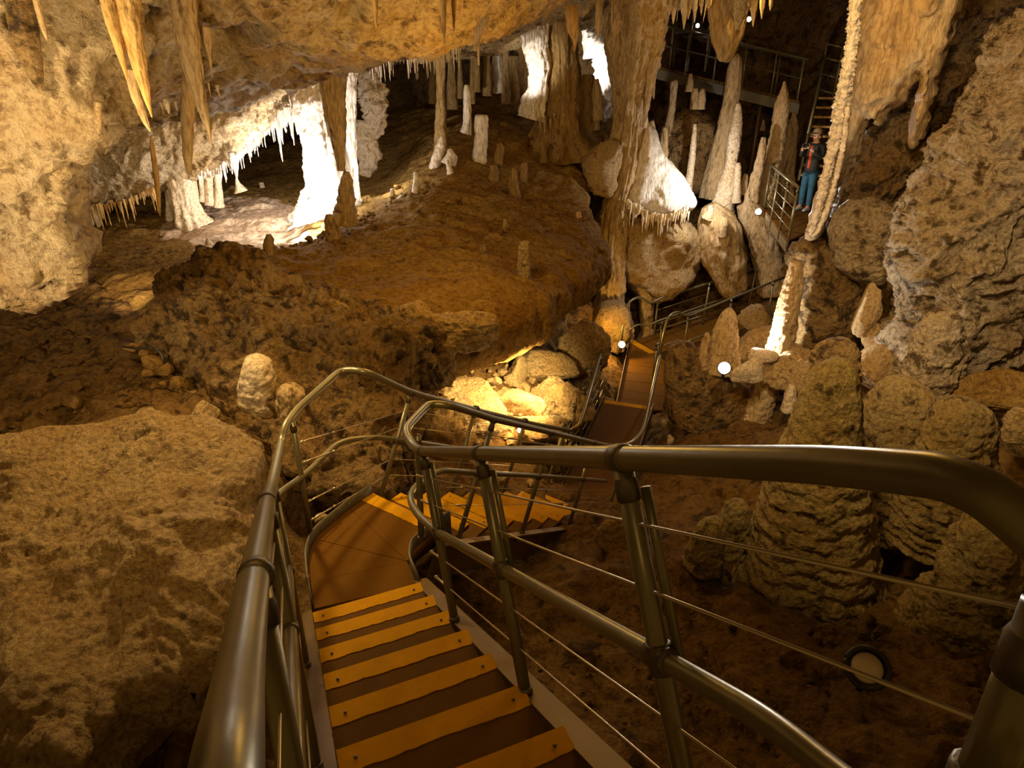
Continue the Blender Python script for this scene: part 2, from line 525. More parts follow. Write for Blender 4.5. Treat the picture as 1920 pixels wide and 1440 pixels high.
def blob_mesh(name, outline, plane, front, back, res, roll, amp=0.1, scale=0.6, seed=0, smooth=1, style='rocky', jag=0.0, streak=None):
    """A solid with the outline of a pixel polygon standing in a real plane.
    plane: ('Y', y) vertical plane, or three (px, py, D) points. front / back: thickness in metres toward / away from the viewer."""
    if plane[0] == 'Y':
        O_ = np.array([0, plane[1], 0.0])
        N = np.array([0, -1.0, 0])
    else:
        a, b, c = (PD(*p) for p in plane)
        O_ = a
        N = np.cross(b - a, c - a)
        N /= np.linalg.norm(N)
        if N @ a > 0:
            N = -N                     # toward the viewer
    U = np.cross([0, 0, 1.0], N)
    if np.linalg.norm(U) < 0.05:
        U = np.array([1.0, 0, 0])
    U /= np.linalg.norm(U)
    W = np.cross(N, U)
    pts = []
    for px, py in outline:
        r = ray(px, py)
        p = r * ((O_ @ N) / (r @ N)) - O_
        pts.append([p @ U, p @ W])
    poly = smooth_poly(pts, smooth)
    lo, hi = poly.min(0) - res, poly.max(0) + res
    nx, ny = int((hi[0] - lo[0]) / res) + 2, int((hi[1] - lo[1]) / res) + 2
    gx, gy = np.meshgrid(lo[0] + np.arange(nx) * res, lo[1] + np.arange(ny) * res)
    G = np.stack([gx.ravel(), gy.ravel()], 1)
    if jag:
        w = np.stack([fbm(np.c_[G * 1.0 / max(scale, .05), np.full(len(G), seed + .5)], 3, seed + 70),
                      fbm(np.c_[G * 1.0 / max(scale, .05), np.full(len(G), seed + 9.5)], 3, seed + 80)], 1)
        sd, near, ins = poly_info(G + w * jag, poly)
        near = near - w * jag
    else:
        sd, near, ins = poly_info(G, poly)
    ins = ins.reshape(ny, nx)
    q = ins[:-1, :-1] | ins[1:, :-1] | ins[:-1, 1:] | ins[1:, 1:]
    idx = np.arange(nx * ny).reshape(ny, nx)
    quads = np.stack([idx[:-1, :-1], idx[:-1, 1:], idx[1:, 1:], idx[1:, :-1]], -1)[q]
    rim = ~ins.ravel()
    G[rim] = near[rim]
    sd = np.where(rim, 0, sd)
    used = np.unique(quads)
    rem = np.full(nx * ny, -1)
    rem[used] = np.arange(len(used))
    quads = rem[quads]
    G, sd, rim = G[used], sd[used], rim[used]
    prof = np.sqrt(np.clip(1 - (1 - np.clip(sd / roll, 0, 1)) ** 2, 0, 1))
    lift = perlin(np.c_[G / max(roll * 1.6, 0.05), np.full(len(G), seed * 3.7)], seed + 5)
    fr = front * prof * (1 + 0.5 * lift)
    bk = back * prof
    base = O_ + G[:, :1] * U + G[:, 1:] * W
    Vf = base + N * fr[:, None]
    ni = len(G)
    backid = np.arange(ni)
    inn = ~rim
    backid[inn] = ni + np.arange(inn.sum())
    Vb = base[inn] - N * bk[inn][:, None]
    V = np.vstack([Vf, Vb])
    fb = backid[quads][:, ::-1]
    faces = [quads, fb]
    Nn = vnormals(V, faces)
    P = V
    if streak is not None:
        P = V * np.array(streak)
    if style == 'rocky':
        d = rocky(P, scale, seed)
    elif style == 'drape':
        d = 0.9 * fbm(P * [1 / scale, 1 / scale, 0.16 / scale], 5, seed, 0.55) + 0.35 * fbm(P / scale * 2, 4, seed + 9)
    else:
        d = fbm(P / scale, 5, seed, 0.5)
    V = V + Nn * (amp * d)[:, None]
    return mesh_from(name, V, faces)


def blob(name, label, cat, outline, plane, front, back, res, roll, mat='boulder', amp=0.1, scale=0.6, smooth=1, style='rocky',
         jag=0.0, streak=None, group=None, parent=None, kind=None):
    SEED[0] += 1
    me = blob_mesh(name, outline, plane, front, back, res, roll, amp, scale, SEED[0], smooth, style, jag, streak)
    return obj(name, me, M[mat], parent, label, cat, group, kind)


def rock_mesh(name, rad, seed, facets=16, sharp=40.0, n=28, rough=0.05):
    """angular broken rock: soft minimum of random planes"""
    r = np.random.default_rng(seed)
    u = np.linspace(0.0, np.pi, n + 1)
    v = np.linspace(0, 2 * np.pi, 2 * n, endpoint=False)
    u[0], u[-1] = 0.02, np.pi - 0.02
    uu, vv = np.meshgrid(u, v, indexing='ij')
    D = np.stack([np.sin(uu) * np.cos(vv), np.sin(uu) * np.sin(vv), np.cos(uu)], -1).reshape(-1, 3)
    Nn = r.normal(size=(facets, 3))
    Nn /= np.linalg.norm(Nn, axis=1, keepdims=True)
    dist = r.uniform(0.62, 1.0, facets)
    c = np.maximum(D @ Nn.T, 0.05) / dist
    rr = 1.0 / np.power((c ** sharp).sum(1) + 0.75 ** sharp, 1 / sharp)
    V = D * rr[:, None]
    V = V + D * (rough * 1.3 * fbm(V * 3.2 + seed, 5, seed % 97, 0.58))[:, None]
    V = V * np.asarray(rad)
    faces = [grid_faces(n + 1, 2 * n, True)]
    k = len(V)
    V = np.vstack([V, V[:2 * n].mean(0), V[-2 * n:].mean(0)])
    j = np.arange(2 * n)
    faces.append(np.stack([np.full(2 * n, k), (j + 1) % (2 * n), j], 1))
    b = n * 2 * n
    faces.append(np.stack([np.full(2 * n, k + 1), b + j, b + (j + 1) % (2 * n)], 1))
    return mesh_from(name, V, [f[:, ::-1] for f in faces])


def rock(label, px, py, D, rx, ry, depth=1.0, mat='boulder', rot=0.0, tilt=0.0, facets=16, sharp=40, rough=0.06, group=None, name='rock', n=None, cat='rock'):
    SEED[0] += 1
    k = D / F
    n = n or int(np.clip(max(rx, ry) * 0.9, 12, 60))
    me = rock_mesh(name, (rx * k, (rx + ry) * 0.5 * k * depth, ry * k), SEED[0] * 13 + 5, facets, sharp, n, rough)
    o = obj(name, me, M[mat], None, label, cat, group)
    o.location = tuple(PD(px, py, D))
    o.rotation_euler = (random.uniform(-.1, .1), math.radians(rot), math.radians(tilt))
    return o


def round_path(pts, bend, seg=7):
    """polyline with its inner corners rounded by quadratic bends"""
    pts = [np.asarray(p, float) for p in pts]
    out = [pts[0]]
    for i in range(1, len(pts) - 1):
        a, b, c = pts[i - 1], pts[i], pts[i + 1]
        la, lc = np.linalg.norm(a - b), np.linalg.norm(c - b)
        t = min(bend, la * 0.48, lc * 0.48)
        p0, p2 = b + (a - b) / max(la, 1e-9) * t, b + (c - b) / max(lc, 1e-9) * t
        for k in range(seg + 1):
            u = k / seg
            out.append((1 - u) ** 2 * p0 + 2 * u * (1 - u) * b + u * u * p2)
    out.append(pts[-1])
    return np.array(out)


def tube_vf(path, r, nseg=14, cap=True):
    P = np.asarray(path, float)
    keep = np.concatenate([[True], np.linalg.norm(np.diff(P, axis=0), axis=1) > 1e-5])
    P = P[keep]
    if np.ndim(r):
        r = np.asarray(r)[keep]
    n = len(P)
    T = np.zeros_like(P)
    T[1:-1] = P[2:] - P[:-2]
    T[0], T[-1] = P[1] - P[0], P[-1] - P[-2]
    T /= np.linalg.norm(T, axis=1, keepdims=True)
    ref = np.array([0, 0, 1.0]) if abs(T[0, 2]) < 0.9 else np.array([1.0, 0, 0])
    a = np.cross(T[0], ref); a /= np.linalg.norm(a)
    th = np.linspace(0, 2 * np.pi, nseg, endpoint=False)
    rings = []
    for i in range(n):
        a = a - T[i] * (a @ T[i]); a /= np.linalg.norm(a)
        b = np.cross(T[i], a)
        ri = r[i] if np.ndim(r) else r
        rings.append(P[i] + ri * (np.cos(th)[:, None] * a + np.sin(th)[:, None] * b))
    V = np.vstack(rings)
    f = [grid_faces(n, nseg, True)]
    if cap:
        f.append(np.arange(nseg)[None, ::-1].copy())
        f.append((np.arange(nseg) + (n - 1) * nseg)[None])
    return V, f


def tube(name, path, r, mat, parent=None, nseg=14, label=None, **k):
    V, f = tube_vf(path, r, nseg)
    return obj(name, mesh_from(name, V, f), M[mat], parent, label, **k)


def merge(parts):
    Vs, Fs, off = [], [], 0
    for V, f in parts:
        Vs.append(V)
        Fs += [x + off for x in f]
        off += len(V)
    return np.vstack(Vs), Fs


def prism_vf(poly, up):
    """extrude a 3-D polygon by the vector up"""
    P = np.asarray(poly, float)
    n = len(P)
    V = np.vstack([P, P + np.asarray(up)])
    j = np.arange(n)
    side = np.stack([j, (j + 1) % n, (j + 1) % n + n, j + n], 1)
    return V, [np.arange(n)[None, ::-1].copy(), (np.arange(n) + n)[None], side]


def fix_normals(me):
    import bmesh
    bm = bmesh.new()
    bm.from_mesh(me)
    bmesh.ops.recalc_face_normals(bm, faces=bm.faces)
    bm.to_mesh(me)
    bm.free()
    return me


def prism(name, poly, up, mat, parent=None, label=None, **k):
    V, f = prism_vf(poly, up)
    return obj(name, fix_normals(mesh_from(name, V, f, False)), M[mat], parent, label, **k)


def sheet(name, X, mat, kind='structure', amp=0.1, scale=0.7, seed=3, flip=False, thick=None, style='rocky', label=None, cat=None):
    """displaced surface from an (n,m,3) grid; thick gives it a body"""
    n, m = X.shape[:2]
    V = X.reshape(-1, 3)
    f = grid_faces(n, m)
    if flip:
        f = f[:, ::-1]
    N = vnormals(V, [f])
    d = rocky(V, scale, seed) if style == 'rocky' else fbm(V / scale, 5, seed)
    V2 = V + N * (amp * d)[:, None]
    faces = [f]
    if thick is not None:
        V2 = np.vstack([V2, V - N * thick])
        faces.append(f[:, ::-1] + n * m)
        e = np.concatenate([np.arange(m), m - 1 + m * np.arange(1, n), (n - 1) * m + np.arange(m - 2, -1, -1), m * np.arange(n - 2, 0, -1)])
        e2 = np.roll(e, -1)
        faces.append(np.stack([e2, e, e + n * m, e2 + n * m], 1))
    return obj(name, mesh_from(name, V2, faces), M[mat], None, label, cat, None, kind)


# ------------------------------------------------------------------ the cave shell
def ctrl(rows):
    P = np.array([PD(*r) for r in rows])
    return P[:, :2], P[:, 2]


floor_rows = [
    (0, 830, 6.4), (100, 700, 7.5), (200, 550, 9.5), (0, 620, 8.6), (150, 480, 11), (330, 620, 8.3), (300, 720, 7.2), (400, 790, 6.6), (250, 800, 6.4),
    (60, 560, 9.6), (20, 760, 7.0),
    (0, 900, 5.9), (200, 930, 5.7), (430, 930, 5.6), (0, 1100, 4.9), (250, 1200, 4.6), (420, 1290, 4.6), (330, 1380, 4.3), (480, 1300, 4.8), (550, 1400, 4.4),
    (500, 1150, 5.2), (520, 900, 6.3), (470, 830, 6.5), (620, 800, 7.8), (0, 1440, 3.9), (560, 990, 6.4),
    (700, 1300, 4.8), (650, 1000, 7.0), (800, 930, 7.8), (1000, 900, 8.6), (700, 850, 7.8), (900, 860, 8.6),
    (1000, 1060, 6.5), (900, 1090, 6.0), (1100, 1080, 6.0), (1180, 1000, 6.9), (1000, 1250, 5.1), (1150, 1350, 4.5), (1300, 1000, 6.3), (1500, 1200, 4.8),
    (1500, 1300, 4.4), (1800, 1300, 4.0), (1300, 900, 8.0), (1240, 850, 9.8), (1900, 1200, 4.4), (1300, 790, 10.5), (1450, 800, 9.6), (1650, 900, 6.6),
    (1880, 850, 6.4), (1900, 760, 7.2), (1250, 700, 15.0), (1620, 720, 9.2), (1700, 1400, 3.6), (1300, 1420, 4.1), (1900, 1420, 3.4),
    (1620, 1060, 6.8), (1660, 1040, 6.8),
    (800, 760, 8.8), (950, 700, 10.5), (1000, 640, 11.5), (1050, 580, 13.5), (1110, 570, 15.5), (1000, 800, 9.3), (1040, 790, 10.0), (1070, 720, 11.6),
    (1400, 640, 15.5), (1300, 530, 18.0), (1450, 500, 17.0), (1250, 420, 18.5), (1350, 330, 19.0), (1500, 480, 16.5), (1600, 640, 10.5), (1330, 640, 15.0),
    (1180, 700, 16.2), (1210, 780, 12.6),
]
fp, fz = ctrl(floor_rows)
fp = np.vstack([fp, [[0, 0.3], [-1, 1], [2, 0.5], [-4, 0.5], [-8, 8], [-9, 14], [-8, 3], [-4, 17], [0, 18], [9, 14], [9, 8], [8, 3], [5, 1], [6, 20], [1.1, 8.0], [1.6, 8.9], [2.0, 10.0], [2.6, 12], [3.2, 14]]])
fz = np.concatenate([fz, [-3.9, -4.0, -3.9, -3.9, -3.0, -3.0, -3.2, -4.5, -4.5, -4.0, -4.6, -3.4, -3.6, -2.3, -6.0, -6.1, -6.2, -6.8, -6.9]])
floor_h = tps(fp, fz, 0.02)


def hgrid(x0, x1, nx, y0, y1, ny, power=1.6):
    xs = np.linspace(x0, x1, nx)
    ys = y0 + (y1 - y0) * np.linspace(0, 1, ny) ** power
    X, Y = np.meshgrid(xs, ys)
    return X, Y


X, Y = hgrid(-9.5, 10.5, 460, 0.0, 21.0, 500, 1.35)
Z = floor_h(np.c_[X.ravel(), Y.ravel()]).reshape(X.shape)
sheet('floor', np.stack([X, Y, Z], -1), 'floor', amp=0.16, scale=0.7, seed=11)

# raised ledge of brown flowstone with its mound and the grotto floor behind (a slab with its own underside)
ledge_rows = [
    (-100, 450, 12.0), (100, 470, 11.3), (260, 600, 8.6), (400, 440, 12.0), (330, 430, 12.3), (450, 350, 14.5), (560, 480, 9.6), (500, 500, 9.0), (700, 560, 8.4), (850, 600, 8.1),
    (1000, 560, 9.0), (1040, 582, 9.0), (1150, 472, 11.5), (900, 450, 10.5), (1000, 450, 11.0), (1100, 400, 12.6), (700, 410, 11.2), (600, 440, 11.3), (830, 270, 13.5), (780, 340, 12.5),
    (850, 330, 12.4), (950, 350, 12.8), (1050, 270, 15.0), (720, 370, 13.6), (720, 330, 15.0), (870, 230, 14.6), (930, 290, 13.4), (1000, 230, 16.0), (850, 190, 17.0), (1120, 330, 14.4),
    (1100, 240, 17.0), (530, 470, 11.0), (480, 460, 11.5), (560, 380, 13.5), (240, 460, 11.6), (150, 430, 12.6), (500, 330, 16.5), (760, 480, 9.8), (900, 530, 9.2), (640, 520, 9.1),
    (400, 480, 9.6), (650, 420, 11.2), (1140, 440, 12.0), (300, 560, 9.0), (350, 340, 16.0), (100, 400, 14.0), (950, 150, 19.0), (1000, 175, 18.2), (870, 168, 18.6), (760, 190, 19.0)]
lp, lz = ctrl(ledge_rows)
ledge_h = tps(lp, lz, 0.02)
outl = [(-140, 440, 12.4), (100, 480, 10.9), (260, 610, 8.5), (330, 610, 8.0), (500, 620, 7.6), (700, 640, 7.6), (850, 635, 8.0), (960, 604, 8.6), (1036, 584, 9.0), (1062, 545, 9.8),
        (1110, 505, 10.6), (1152, 472, 11.5), (1130, 420, 12.6), (1105, 380, 13.4), (1090, 330, 14.5), (1150, 240, 17.5)]
opoly = np.array([PD(*r)[:2] for r in outl])
opoly = smooth_poly(np.vstack([opoly, [[3.2, 20.5], [-9, 20.5], [-9, 13.5]]]), 2)
res = 0.042
lo, hi = opoly.min(0) - res, opoly.max(0) + res
gx, gy = np.meshgrid(np.arange(lo[0], hi[0], res), np.arange(lo[1], hi[1], res))
ny, nx = gx.shape
G = np.c_[gx.ravel(), gy.ravel()]
wv = 0.22 * np.c_[fbm(np.c_[G * 1.3, np.full(len(G), .5)], 4, 70), fbm(np.c_[G * 1.3, np.full(len(G), 9.5)], 4, 80)]
sd, near, ins = poly_info(G + wv, opoly)
near = near - wv
ins = ins.reshape(ny, nx)
q = ins[:-1, :-1] | ins[1:, :-1] | ins[:-1, 1:] | ins[1:, 1:]
idx = np.arange(nx * ny).reshape(ny, nx)
quads = np.stack([idx[:-1, :-1], idx[:-1, 1:], idx[1:, 1:], idx[1:, :-1]], -1)[q]
rim = ~ins.ravel()
G[rim] = near[rim]
sd = np.where(rim, 0, sd)
used = np.unique(quads)
rem = np.full(nx * ny, -1); rem[used] = np.arange(len(used)); quads = rem[quads]
G, sd, rim = G[used], sd[used], rim[used]
pr = np.sqrt(np.clip(1 - (1 - np.clip(sd / 0.5, 0, 1)) ** 2, 0, 1))
top = ledge_h(G) - 0.28 * (1 - pr)
bot = top - (0.12 + 1.15 * np.sqrt(np.clip(1 - (1 - np.clip(sd / 1.6, 0, 1)) ** 2, 0, 1)))
n0 = len(G)
V = np.vstack([np.c_[G, top], np.c_[G, bot]])
rimq = []
cnt = {}
for qd in quads:
    for a, b in ((0, 1), (1, 2), (2, 3), (3, 0)):
        e = (int(qd[a]), int(qd[b]))
        if (e[1], e[0]) in cnt:
            del cnt[(e[1], e[0])]
        else:
            cnt[e] = 1
ed = np.array(list(cnt.keys()))
side = np.stack([ed[:, 1], ed[:, 0], ed[:, 0] + n0, ed[:, 1] + n0], 1)
faces = [quads, quads[:, ::-1] + n0, side]
N = vnormals(V, faces)
V = V + N * (0.085 * rocky(V, 0.8, 21) + 0.05 * fbm(V * [0.9, 3.0, 0.9], 4, 5))[:, None]
lo_ = obj('floor', mesh_from('ledge', V, faces), M['ledge'], None, None, None, None, 'structure')
# the calcite pan of the grotto is paler than the brown ledge
lo_.data.materials.append(M['grotto'])
pan = smooth_poly(np.array([PD(*r)[:2] for r in [(290, 445, 12.0), (320, 408, 12.6), (430, 360, 14.2), (560, 385, 13.4), (590, 430, 11.9), (560, 462, 11.2), (520, 478, 10.9), (450, 484, 10.9), (370, 462, 11.3)]]), 2)
cen = V[faces[0]].mean(1)[:, :2]
w2 = 0.35 * np.c_[fbm(np.c_[cen * 1.6, np.full(len(cen), 3.3)], 4, 90), fbm(np.c_[cen * 1.6, np.full(len(cen), 8.8)], 4, 95)]
mi = np.zeros(len(lo_.data.polygons), dtype=np.int32)
mi[:len(cen)] = poly_info(cen + w2, pan)[2]
lo_.data.polygons.foreach_set('material_index', mi)

# ceiling
ceil_rows = [
    (400, 60, 7.0), (600, 88, 7.2), (800, 86, 7.5), (950, 60, 8.0), (500, 130, 9.4), (450, 200, 9.6), (370, 214, 9.6), (540, 178, 9.6), (572, 126, 9.8), (480, 188, 9.6),
    (600, 30, 6.5), (600, -10, 6.0), (300, 100, 6.6), (250, 200, 7.2), (200, 250, 7.0), (250, 236, 9.2), (150, 265, 9.2), (600, 108, 12.0), (700, 106, 12.0), (800, 100, 12.5),
    (900, 92, 13.0), (450, 120, 12.6), (300, 180, 12.6), (950, 88, 14.0), (1100, 25, 12.8), (1150, 40, 15.0), (1020, 45, 13.4), (800, 105, 16.0), (600, 110, 16.0), (1220, -40, 13.0),
    (1300, -160, 12.0), (1500, -160, 12.0), (1700, -200, 9.0), (1000, -260, 5.0), (1900, -200, 7.0), (400, -250, 4.6), (100, -200, 4.2), (1000, 10, 8.4), (800, 0, 6.8), (1150, -60, 9.0),
    (420, -20, 5.8), (100, 150, 7.0), (0, 150, 8.5), (1250, -30, 17.0), (1150, 60, 18.0)]
cp, cz = ctrl(ceil_rows)
cp = np.vstack([cp, [[8, 12], [8, 20], [3, 20], [-3, 20], [-8, 20], [0, 0], [8, 0], [-9, 2], [-9, 9]]])
cz = np.concatenate([cz, [3.4, 3.6, 2.2, 1.0, 0.4, 2.6, 3.4, 2.6, -0.6]])
ceil_h = tps(cp, cz, 0.02)
X, Y = hgrid(-9.5, 10.5, 420, -0.5, 21.0, 450, 1.15)
Z = ceil_h(np.c_[X.ravel(), Y.ravel()]).reshape(X.shape)
ce_ = sheet('ceiling', np.stack([X, Y, Z], -1), 'ceiling_brown', amp=0.17, scale=0.8, seed=41, flip=True)
ce_.data.materials.append(M['ceiling'])
cxy = np.stack([X, Y], -1)
cxy = 0.25 * (cxy[:-1, :-1] + cxy[1:, :-1] + cxy[:-1, 1:] + cxy[1:, 1:]).reshape(-1, 2)
nz = 0.9 * fbm(np.c_[cxy * 0.9, np.full(len(cxy), 2.2)], 4, 33)
ce_.data.polygons.foreach_set('material_index', ((cxy[:, 0] + nz < -2.1) & (cxy[:, 1] < 9.2)).astype(np.int32))

# walls: back, left, right
xs = np.linspace(-10, 11, 150)
zs = np.linspace(-7.5, 4.5, 90)
XX, ZZ = np.meshgrid(xs, zs)
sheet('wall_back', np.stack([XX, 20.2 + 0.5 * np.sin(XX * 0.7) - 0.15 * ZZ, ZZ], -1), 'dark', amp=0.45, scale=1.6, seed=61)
ys = np.linspace(-0.5, 21, 150)
YY, ZZ = np.meshgrid(ys, zs)
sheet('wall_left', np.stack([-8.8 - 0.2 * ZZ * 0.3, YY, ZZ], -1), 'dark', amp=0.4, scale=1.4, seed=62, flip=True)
wl = resample([(6.2, 0.0, 0), (7.4, 4.0, 0), (8.6, 7.5, 0), (8.4, 9.6, 0), (7.2, 11.4, 0), (7.4, 12.6, 0), (9.6, 14.2, 0), (10.3, 20.8, 0)], 260)
zz = np.linspace(-6.5, 4.0, 130)
XX = wl[None, :, 0] + 0.10 * (zz[:, None] + 2) - 0.5
YY = wl[None, :, 1] + 0 * zz[:, None]
ZZ = zz[:, None] + 0 * wl[None, :, 0]
sheet('wall_right', np.stack([XX, YY, ZZ], -1), 'pitted', amp=0.30, scale=1.1, seed=63)

# ------------------------------------------------------------------ big rock masses
blob('rock_wall', 'bright cream limestone mass hanging at the far left under the ceiling', 'rock',
     [(-90, -120), (215, -120), (240, 40), (205, 150), (190, 250), (160, 285), (125, 292), (105, 330), (106, 400), (112, 470), (116, 540), (60, 562), (0, 585), (-90, 610)],
     ('Y', 5.7), 0.55, 1.2, 0.022, 0.8, 'ceiling', 0.17, 0.6, jag=0.1)
blob('hanging_rock', 'long pale rock bank hanging over the dark left grotto openings', 'rock',
     [(60, 330), (100, 285), (190, 225), (365, 190), (430, 190), (480, 165), (540, 150), (575, 90), (615, 95), (600, 160), (562, 185), (532, 205), (505, 238), (480, 262), (440, 296), (400, 322), (360, 333),
      (312, 348), (290, 368), (230, 378), (160, 396), (110, 404), (70, 420)], ('Y', 12.6), 0.45, 0.9, 0.034, 0.7, 'ceiling', 0.14, 0.6, jag=0.06)
blob('boulder', 'huge pitted brown rock face in the centre below the smooth brown ledge', 'boulder',
     [(255, 640), (300, 560), (350, 500), (410, 474), (500, 495), (580, 540), (680, 575), (770, 600), (850, 640), (835, 690), (785, 745), (765, 850), (745, 930), (680, 960), (560, 930), (470, 850), (400, 760), (330, 690), (290, 665)],
     ((430, 478, 9.0), (790, 640, 7.9), (480, 850, 6.7)), 0.45, 1.0, 0.023, 0.9, 'pitted', 0.20, 0.5, jag=0.12)
blob('boulder', 'broad lit brown boulder filling the lower left beside the handrail', 'boulder',
     [(-90, 850), (60, 843), (130, 825), (210, 812), (330, 802), (420, 818), (470, 850), (492, 900), (484, 970), (470, 1030), (445, 1080), (432, 1150), (425, 1200), (385, 1290), (300, 1335), (200, 1360), (170, 1480), (-90, 1500)],
     ((0, 870, 5.7), (450, 900, 5.2), (200, 1300, 3.7)), 0.38, 0.6, 0.015, 0.6, 'crust', 0.14, 0.75, jag=0.06)
blob('rock_wall', 'pale rough limestone wall filling the right edge beside the black crack', 'rock',
     [(2010, -40), (1890, 90), (1850, 170), (1830, 205), (1790, 262), (1752, 330), (1722, 380), (1700, 420), (1690, 490), (1697, 560), (1682, 622), (1660, 680), (1668, 722), (1700, 742), (1770, 695), (1850, 706), (2010, 660)],
     ('Y', 7.6), 0.7, 0.8, 0.020, 0.7, 'wall', 0.19, 0.5, jag=0.06)
blob('rock_wall', 'brown rock bank behind the orange curtain, left of the black crack', 'rock',
     [(1560, 395), (1600, 300), (1680, 200), (1760, 120), (1830, 60), (1880, 10), (1862, 70), (1796, 150), (1745, 230), (1712, 300), (1690, 350), (1672, 420), (1664, 490), (1630, 530), (1580, 520)],
     ('Y', 9.4), 0.4, 0.7, 0.040, 0.6, 'pitted', 0.12, 0.5, jag=0.05)
blob('hanging_rock', 'bulging pale rock below the tip of the orange curtain', 'rock',
     [(1555, 420), (1590, 380), (1650, 370), (1690, 410), (1694, 460), (1678, 515), (1640, 535), (1590, 525), (1560, 490)], ('Y', 8.9), 0.45, 0.5, 0.028, 0.4, 'wall', 0.07, 0.4, 'drape' and 1, 'drape')
blob('boulder', 'dark mossy mound under the lit tip of the orange curtain', 'boulder',
     [(1476, 480), (1498, 450), (1545, 443), (1590, 500), (1612, 570), (1608, 650), (1560, 700), (1500, 690), (1482, 620), (1490, 550)], ('Y', 9.2), 0.4, 0.5, 0.032, 0.5, 'pitted', 0.09, 0.3, jag=0.06)
blob('boulder', 'brown rock block carrying the glaring lamp and two small stalagmites', 'boulder',
     [(1252, 655), (1290, 640), (1320, 668), (1345, 690), (1400, 720), (1425, 760), (1405, 810), (1380, 850), (1270, 835), (1248, 770)], ('Y', 8.9), 0.35, 0.6, 0.028, 0.35, 'pitted', 0.06, 0.35, jag=0.06)
blob('flowstone_mound', 'white lit flowstone mound with icicle fringe right of the tall column', 'flowstone',
     [(1200, 225), (1222, 232), (1238, 272), (1262, 312), (1292, 346), (1310, 376), (1302, 394), (1270, 402), (1240, 412), (1212, 410), (1196, 396), (1172, 388), (1168, 330), (1180, 280)],
     ('Y', 15.2), 0.55, 0.6, 0.045, 0.6, 'white', 0.05, 0.5)
blob('boulder', 'striped pale boulder jutting out left of the tall column', 'boulder',
     [(1086, 300), (1110, 275), (1150, 262), (1170, 280), (1160, 330), (1150, 375), (1122, 368), (1100, 335)], ('Y', 14.7), 0.4, 0.4, 0.045, 0.4, 'boulder', 0.07, 0.4, jag=0.05)
blob('boulder', 'brown boulder directly under the white flowstone fringe', 'boulder',
     [(1115, 400), (1150, 385), (1190, 395), (1260, 410), (1305, 420), (1318, 470), (1300, 530), (1240, 570), (1190, 560), (1160, 500), (1120, 440)], ('Y', 15.6), 0.5, 0.6, 0.05, 0.5, 'boulder', 0.10, 0.5, jag=0.06)
blob('boulder', 'big rock mound behind the needle shaped stalagmites', 'boulder',
     [(1228, 240), (1290, 205), (1335, 215), (1350, 290), (1330, 350), (1280, 370), (1235, 330)], ('Y', 17.2), 0.5, 0.6, 0.06, 0.5, 'pitted', 0.12, 0.6, jag=0.08)
blob('boulder', 'dark brown rock slope below the far stair platform', 'boulder',
     [(1330, 400), (1420, 395), (1480, 440), (1530, 500), (1520, 640), (1420, 560), (1340, 520), (1300, 470)], ('Y', 16.8), 0.4, 0.7, 0.06, 0.5, 'pitted', 0.12, 0.6, jag=0.08)


# ------------------------------------------------------------------ staircase geometry (metres)
SC = 0.85
H1 = 0.393
HD1 = np.array([-math.sin(H1), math.cos(H1), 0]); R1v = np.array([math.cos(H1), math.sin(H1), 0])
O1 = np.array([-1.53, 3.654, -3.732]) * SC
RUN1, RISE, W1 = 0.414 * SC, 0.234 * SC, 0.85 * SC
ST1 = -HD1 * RUN1 + np.array([0, 0, RISE])
S1 = ST1 / np.linalg.norm(ST1)
N1 = np.cross(R1v, -S1); N1 = N1 * np.sign(N1[2])
ZL = O1[2] - RISE
HD2 = np.array([0.567, 0.824, 0]); HD2 = HD2 / np.linalg.norm(HD2)
R2v = np.array([HD2[1], -HD2[0], 0])
O2 = np.array([-1.25, 4.71, ZL])
RUN2, W2 = 0.345, 0.82
ST2 = HD2 * RUN2 - np.array([0, 0, RISE])
S2 = ST2 / np.linalg.norm(ST2)
N2 = np.cross(R2v, S2); N2 = N2 * np.sign(N2[2])
Z2 = ZL - 10 * RISE
UPV = np.array([0, 0, 1.0])


def r1(s, n, off=0.005): return O1 + S1 * s + N1 * n + R1v * (W1 + off)
def l1(s, n, off=-0.078): return O1 + S1 * s + N1 * n + R1v * off
def f2(s, n, off=-0.06): return O2 + S2 * s + N2 * n + R2v * off
def n2(s, n, off=0.06): return O2 + S2 * s + N2 * n + R2v * (W2 + off)


def ragged(a, b, back, w, n=26, up=0.003, amp=0.006, seed=0):
    """painted strip from edge a-b reaching w backwards, its far border ragged"""
    r = np.random.default_rng(seed)
    t = np.linspace(0, 1, n)[:, None]
    front = a * (1 - t) + b * t
    wob = w + 0.008 * np.interp(t[:, 0], np.linspace(0, 1, 5), r.uniform(-1, 1, 5)) + amp * r.uniform(-1, 0.3, n) * (r.random(n) > 0.35)
    return np.vstack([front, (front + back * wob[:, None])[::-1]])


